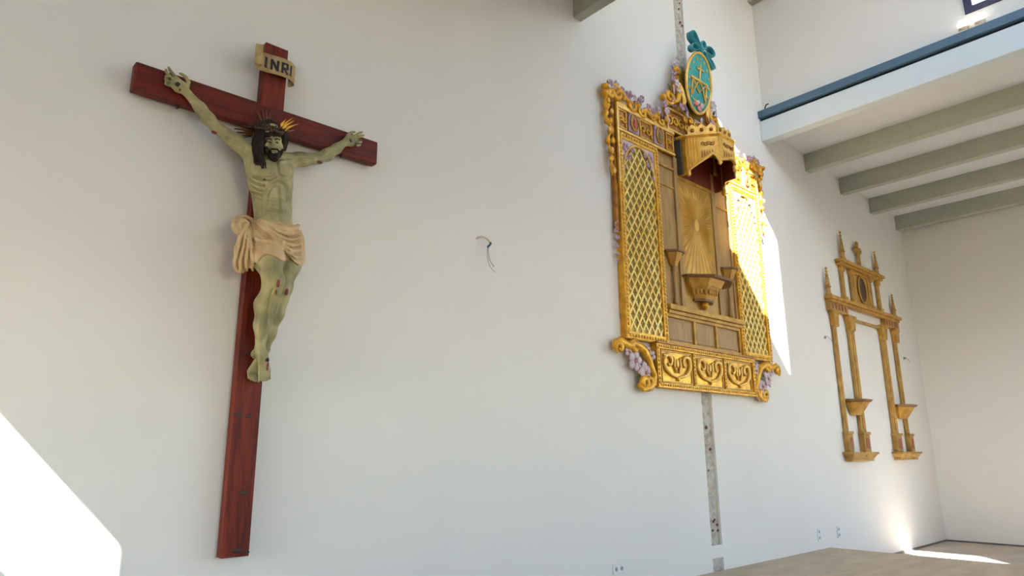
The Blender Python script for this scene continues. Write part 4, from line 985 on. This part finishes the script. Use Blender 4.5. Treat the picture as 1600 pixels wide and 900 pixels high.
# ================================================================== SLIM GILDED ALTAR FRAME
RX = 12.0
r2 = empty('altar_frame', (RX, 0, 1.12), 'slim open gilded altar frame of columns with pinnacles, hung under the low beams', 'altarpiece')
cols = [(-1.31, .155), (-.72, .22), (.61, .22), (1.18, .17)]
for u, w_ in cols:
    big = w_ > .2
    m = rbox(MB(), u - w_ / 2 * .82, u + w_ / 2 * .82, 1.55, 3.15, .005, .055 if big else .04)
    c2 = m.build('column', 'gold_aged', r2, bevel=.008)
    rbox(MB(), u - w_ / 2 * .3, u + w_ / 2 * .3, 1.60, 3.10, .05 if big else .035, .066 if big else .05).build('column_fillet', 'gold_old', c2, bevel=.006)
    m = MB(); m.prism(rp([(u - w_ * .42, 3.15), (u + w_ * .42, 3.15), (u + w_ * .42, 3.20), (u + w_ * .62, 3.34), (u - w_ * .62, 3.34), (u - w_ * .42, 3.20)]), .005, .085); rbox(m, u - w_ * .5, u + w_ * .5, 3.13, 3.16, .005, .075); rbox(m, u - w_ * .66, u + w_ * .66, 3.33, 3.37, .005, .095)
    m.build('capital', 'gold_old', c2, bevel=.004)
    m = MB(); rbox(m, u - w_ * .5, u + w_ * .5, 1.25, 1.51, .005, .085); rbox(m, u - w_ * .58, u + w_ * .58, 1.51, 1.55, .005, .10); m.build('pedestal', 'gold_aged', c2, bevel=.005)
    rbox(MB(), u - w_ * .3, u + w_ * .3, 1.30, 1.46, .083, .09).build('pedestal_panel', 'pedestal_red', c2)
for (a, b) in ((-1.47, -.56), (.42, 1.32)):
    bs = MB(); pl = lambda d, e: [(RX + a - e, .005), (RX + a - e, .06 + d), (RX + b + e, .06 + d), (RX + b + e, .005)]
    bs.plan(pl(.05, -.06), 1.12, 1.15, pl(.055, -.06)); bs.plan(pl(.05, -.07), 1.15, 1.22, pl(.10, -.01)); bs.plan(pl(.11, .01), 1.22, 1.25); bs.build('base', 'gold_aged', r2)
    MB().ball(R((a + b) / 2 + .1, 1.205, .14), (.10, .03, .035), 10, 6).build('carved_leaf', 'gold_old', r2, smooth=True)
for (a, b) in ((-1.22, -.64), (.70, 1.28)):
    cs = MB().plan(hexa(a, b, .24, .25, .02), 1.995, 2.03, hexa(a - .02, b + .02, .26, .25, .02)).build('console_shelf', 'shelf_wood', r2)
    MB().plan(hexa(a + .14, b - .14, .10, .25, .02), 1.80, 1.99, hexa(a + .03, b - .03, .22, .25, .02)).build('console_bracket', 'gold_old', cs)
# entablature
for (a, b) in ((-1.46, -.55), (.44, 1.33)):
    if a < 0: b = -.86 + .30
    fb = rbox(MB(), a, a + .62 if a < 0 else b, 3.37, 3.51, .005, .08).build('frieze_block', 'gold_aged', r2) if a < 0 else rbox(MB(), .70, 1.33, 3.37, 3.51, .005, .08).build('frieze_block', 'gold_aged', r2)
    s0 = a if a < 0 else .70
    for k in range(5): rbox(MB(), s0 + .05 + k * .115, s0 + .10 + k * .115, 3.40, 3.49, .078, .088).build('flute', 'pedestal_red', fb)
m = MB(); rbox(m, -1.47, 1.34, 3.50, 3.545, .005, .10); rbox(m, -1.50, 1.37, 3.545, 3.60, .005, .13); m.build('cornice', 'gold_old', r2, bevel=.006)
m = MB(); rbox(m, -.86, .72, 3.305, 3.345, .005, .06); m.build('tie_bar', 'gold_aged', r2, bevel=.005)
# attic
for u in (-.79, -.43, .33, .68):
    m = MB(); c2 = rbox(MB(), u - .045, u + .045, 3.68, 4.12, .005, .05).build('attic_column', 'gold_aged', r2, bevel=.008)
    rbox(MB(), u - .065, u + .065, 3.60, 3.68, .005, .07).build('attic_base', 'gold_old', c2, bevel=.006); rbox(MB(), u - .06, u + .06, 4.10, 4.19, .005, .07).build('attic_cap', 'gold_old', c2, bevel=.006)
at = rbox(MB(), -.37, .27, 3.62, 4.19, .005, .03).build('portrait_panel', 'gold_aged', r2)
frame(MB(), -.37, .27, 3.62, 4.19, .045, .02, .05).build('portrait_frame', 'gold_old', at, bevel=.005)
MB().prism(rp(arc(-.05, 3.905, .15, .225, 0, 350, 30)), .03, .045).build('portrait', 'portrait', at)
MB().tube(on(rp(arc(-.05, 3.905, .155, .23, 0, 360, 32)), .05), .014, 8).build('oval_rim', 'gold_old', at, smooth=True)
m = MB(); rbox(m, -.92, .82, 4.19, 4.235, .005, .09); rbox(m, -.95, .85, 4.235, 4.285, .005, .12); m.build('attic_cornice', 'gold_old', r2, bevel=.006)
for k in range(13):
    u = -.60 + k * .095
    if abs(u + .05) > .06: MB().ball(R(u, 4.30, .06), (.035, .02, .032), 6, 5).build('crest_leaf', 'gold_aged', r2, smooth=True)
def pinnacle(u, v0, v1):
    h = v1 - v0; m = MB(); m.lathe([(.055, 0), (.055, h * .10), (.04, h * .12), (.04, h * .3), (.058, h * .32), (.045, h * .36), (.03, h * .6), (.012, h * .9), (.004, h)], R(u, v0, .05), 8, 1, .8)
    pn = m.build('pinnacle', 'gold_aged', r2)
    for k in range(5):
        v = v0 + h * (.4 + .12 * k)
        for sg in (-1, 1): MB().ball(R(u + sg * (.042 - .006 * k), v, .05), (.018, .014, .016), 6, 5).build('crocket', 'gold_aged', pn, smooth=True)
    MB().ball(R(u, v1 - .01, .05), .02, 8, 6).build('pinnacle_tip', 'gold_old', pn, smooth=True)
pinnacle(-1.41, 3.59, 4.05); pinnacle(-.70, 4.28, 4.79); pinnacle(.70, 4.27, 4.72); pinnacle(1.27, 3.59, 4.02)
cf = rbox(MB(), -.085, -.015, 4.28, 4.56, .03, .07).build('cross_finial', 'gold_aged', r2, bevel=.006)
for (du, dv) in ((0, .10), (-.085, 0), (.085, 0)):
    MB().ball(R(-.05 + du, 4.60 + dv, .05), (.055, .025, .06), 8, 6).build('cross_arm', 'gold_old', cf, smooth=True)
MB().ball(R(-.05, 4.60, .05), (.06, .03, .06), 8, 6).build('cross_heart', 'gold_aged', cf, smooth=True)
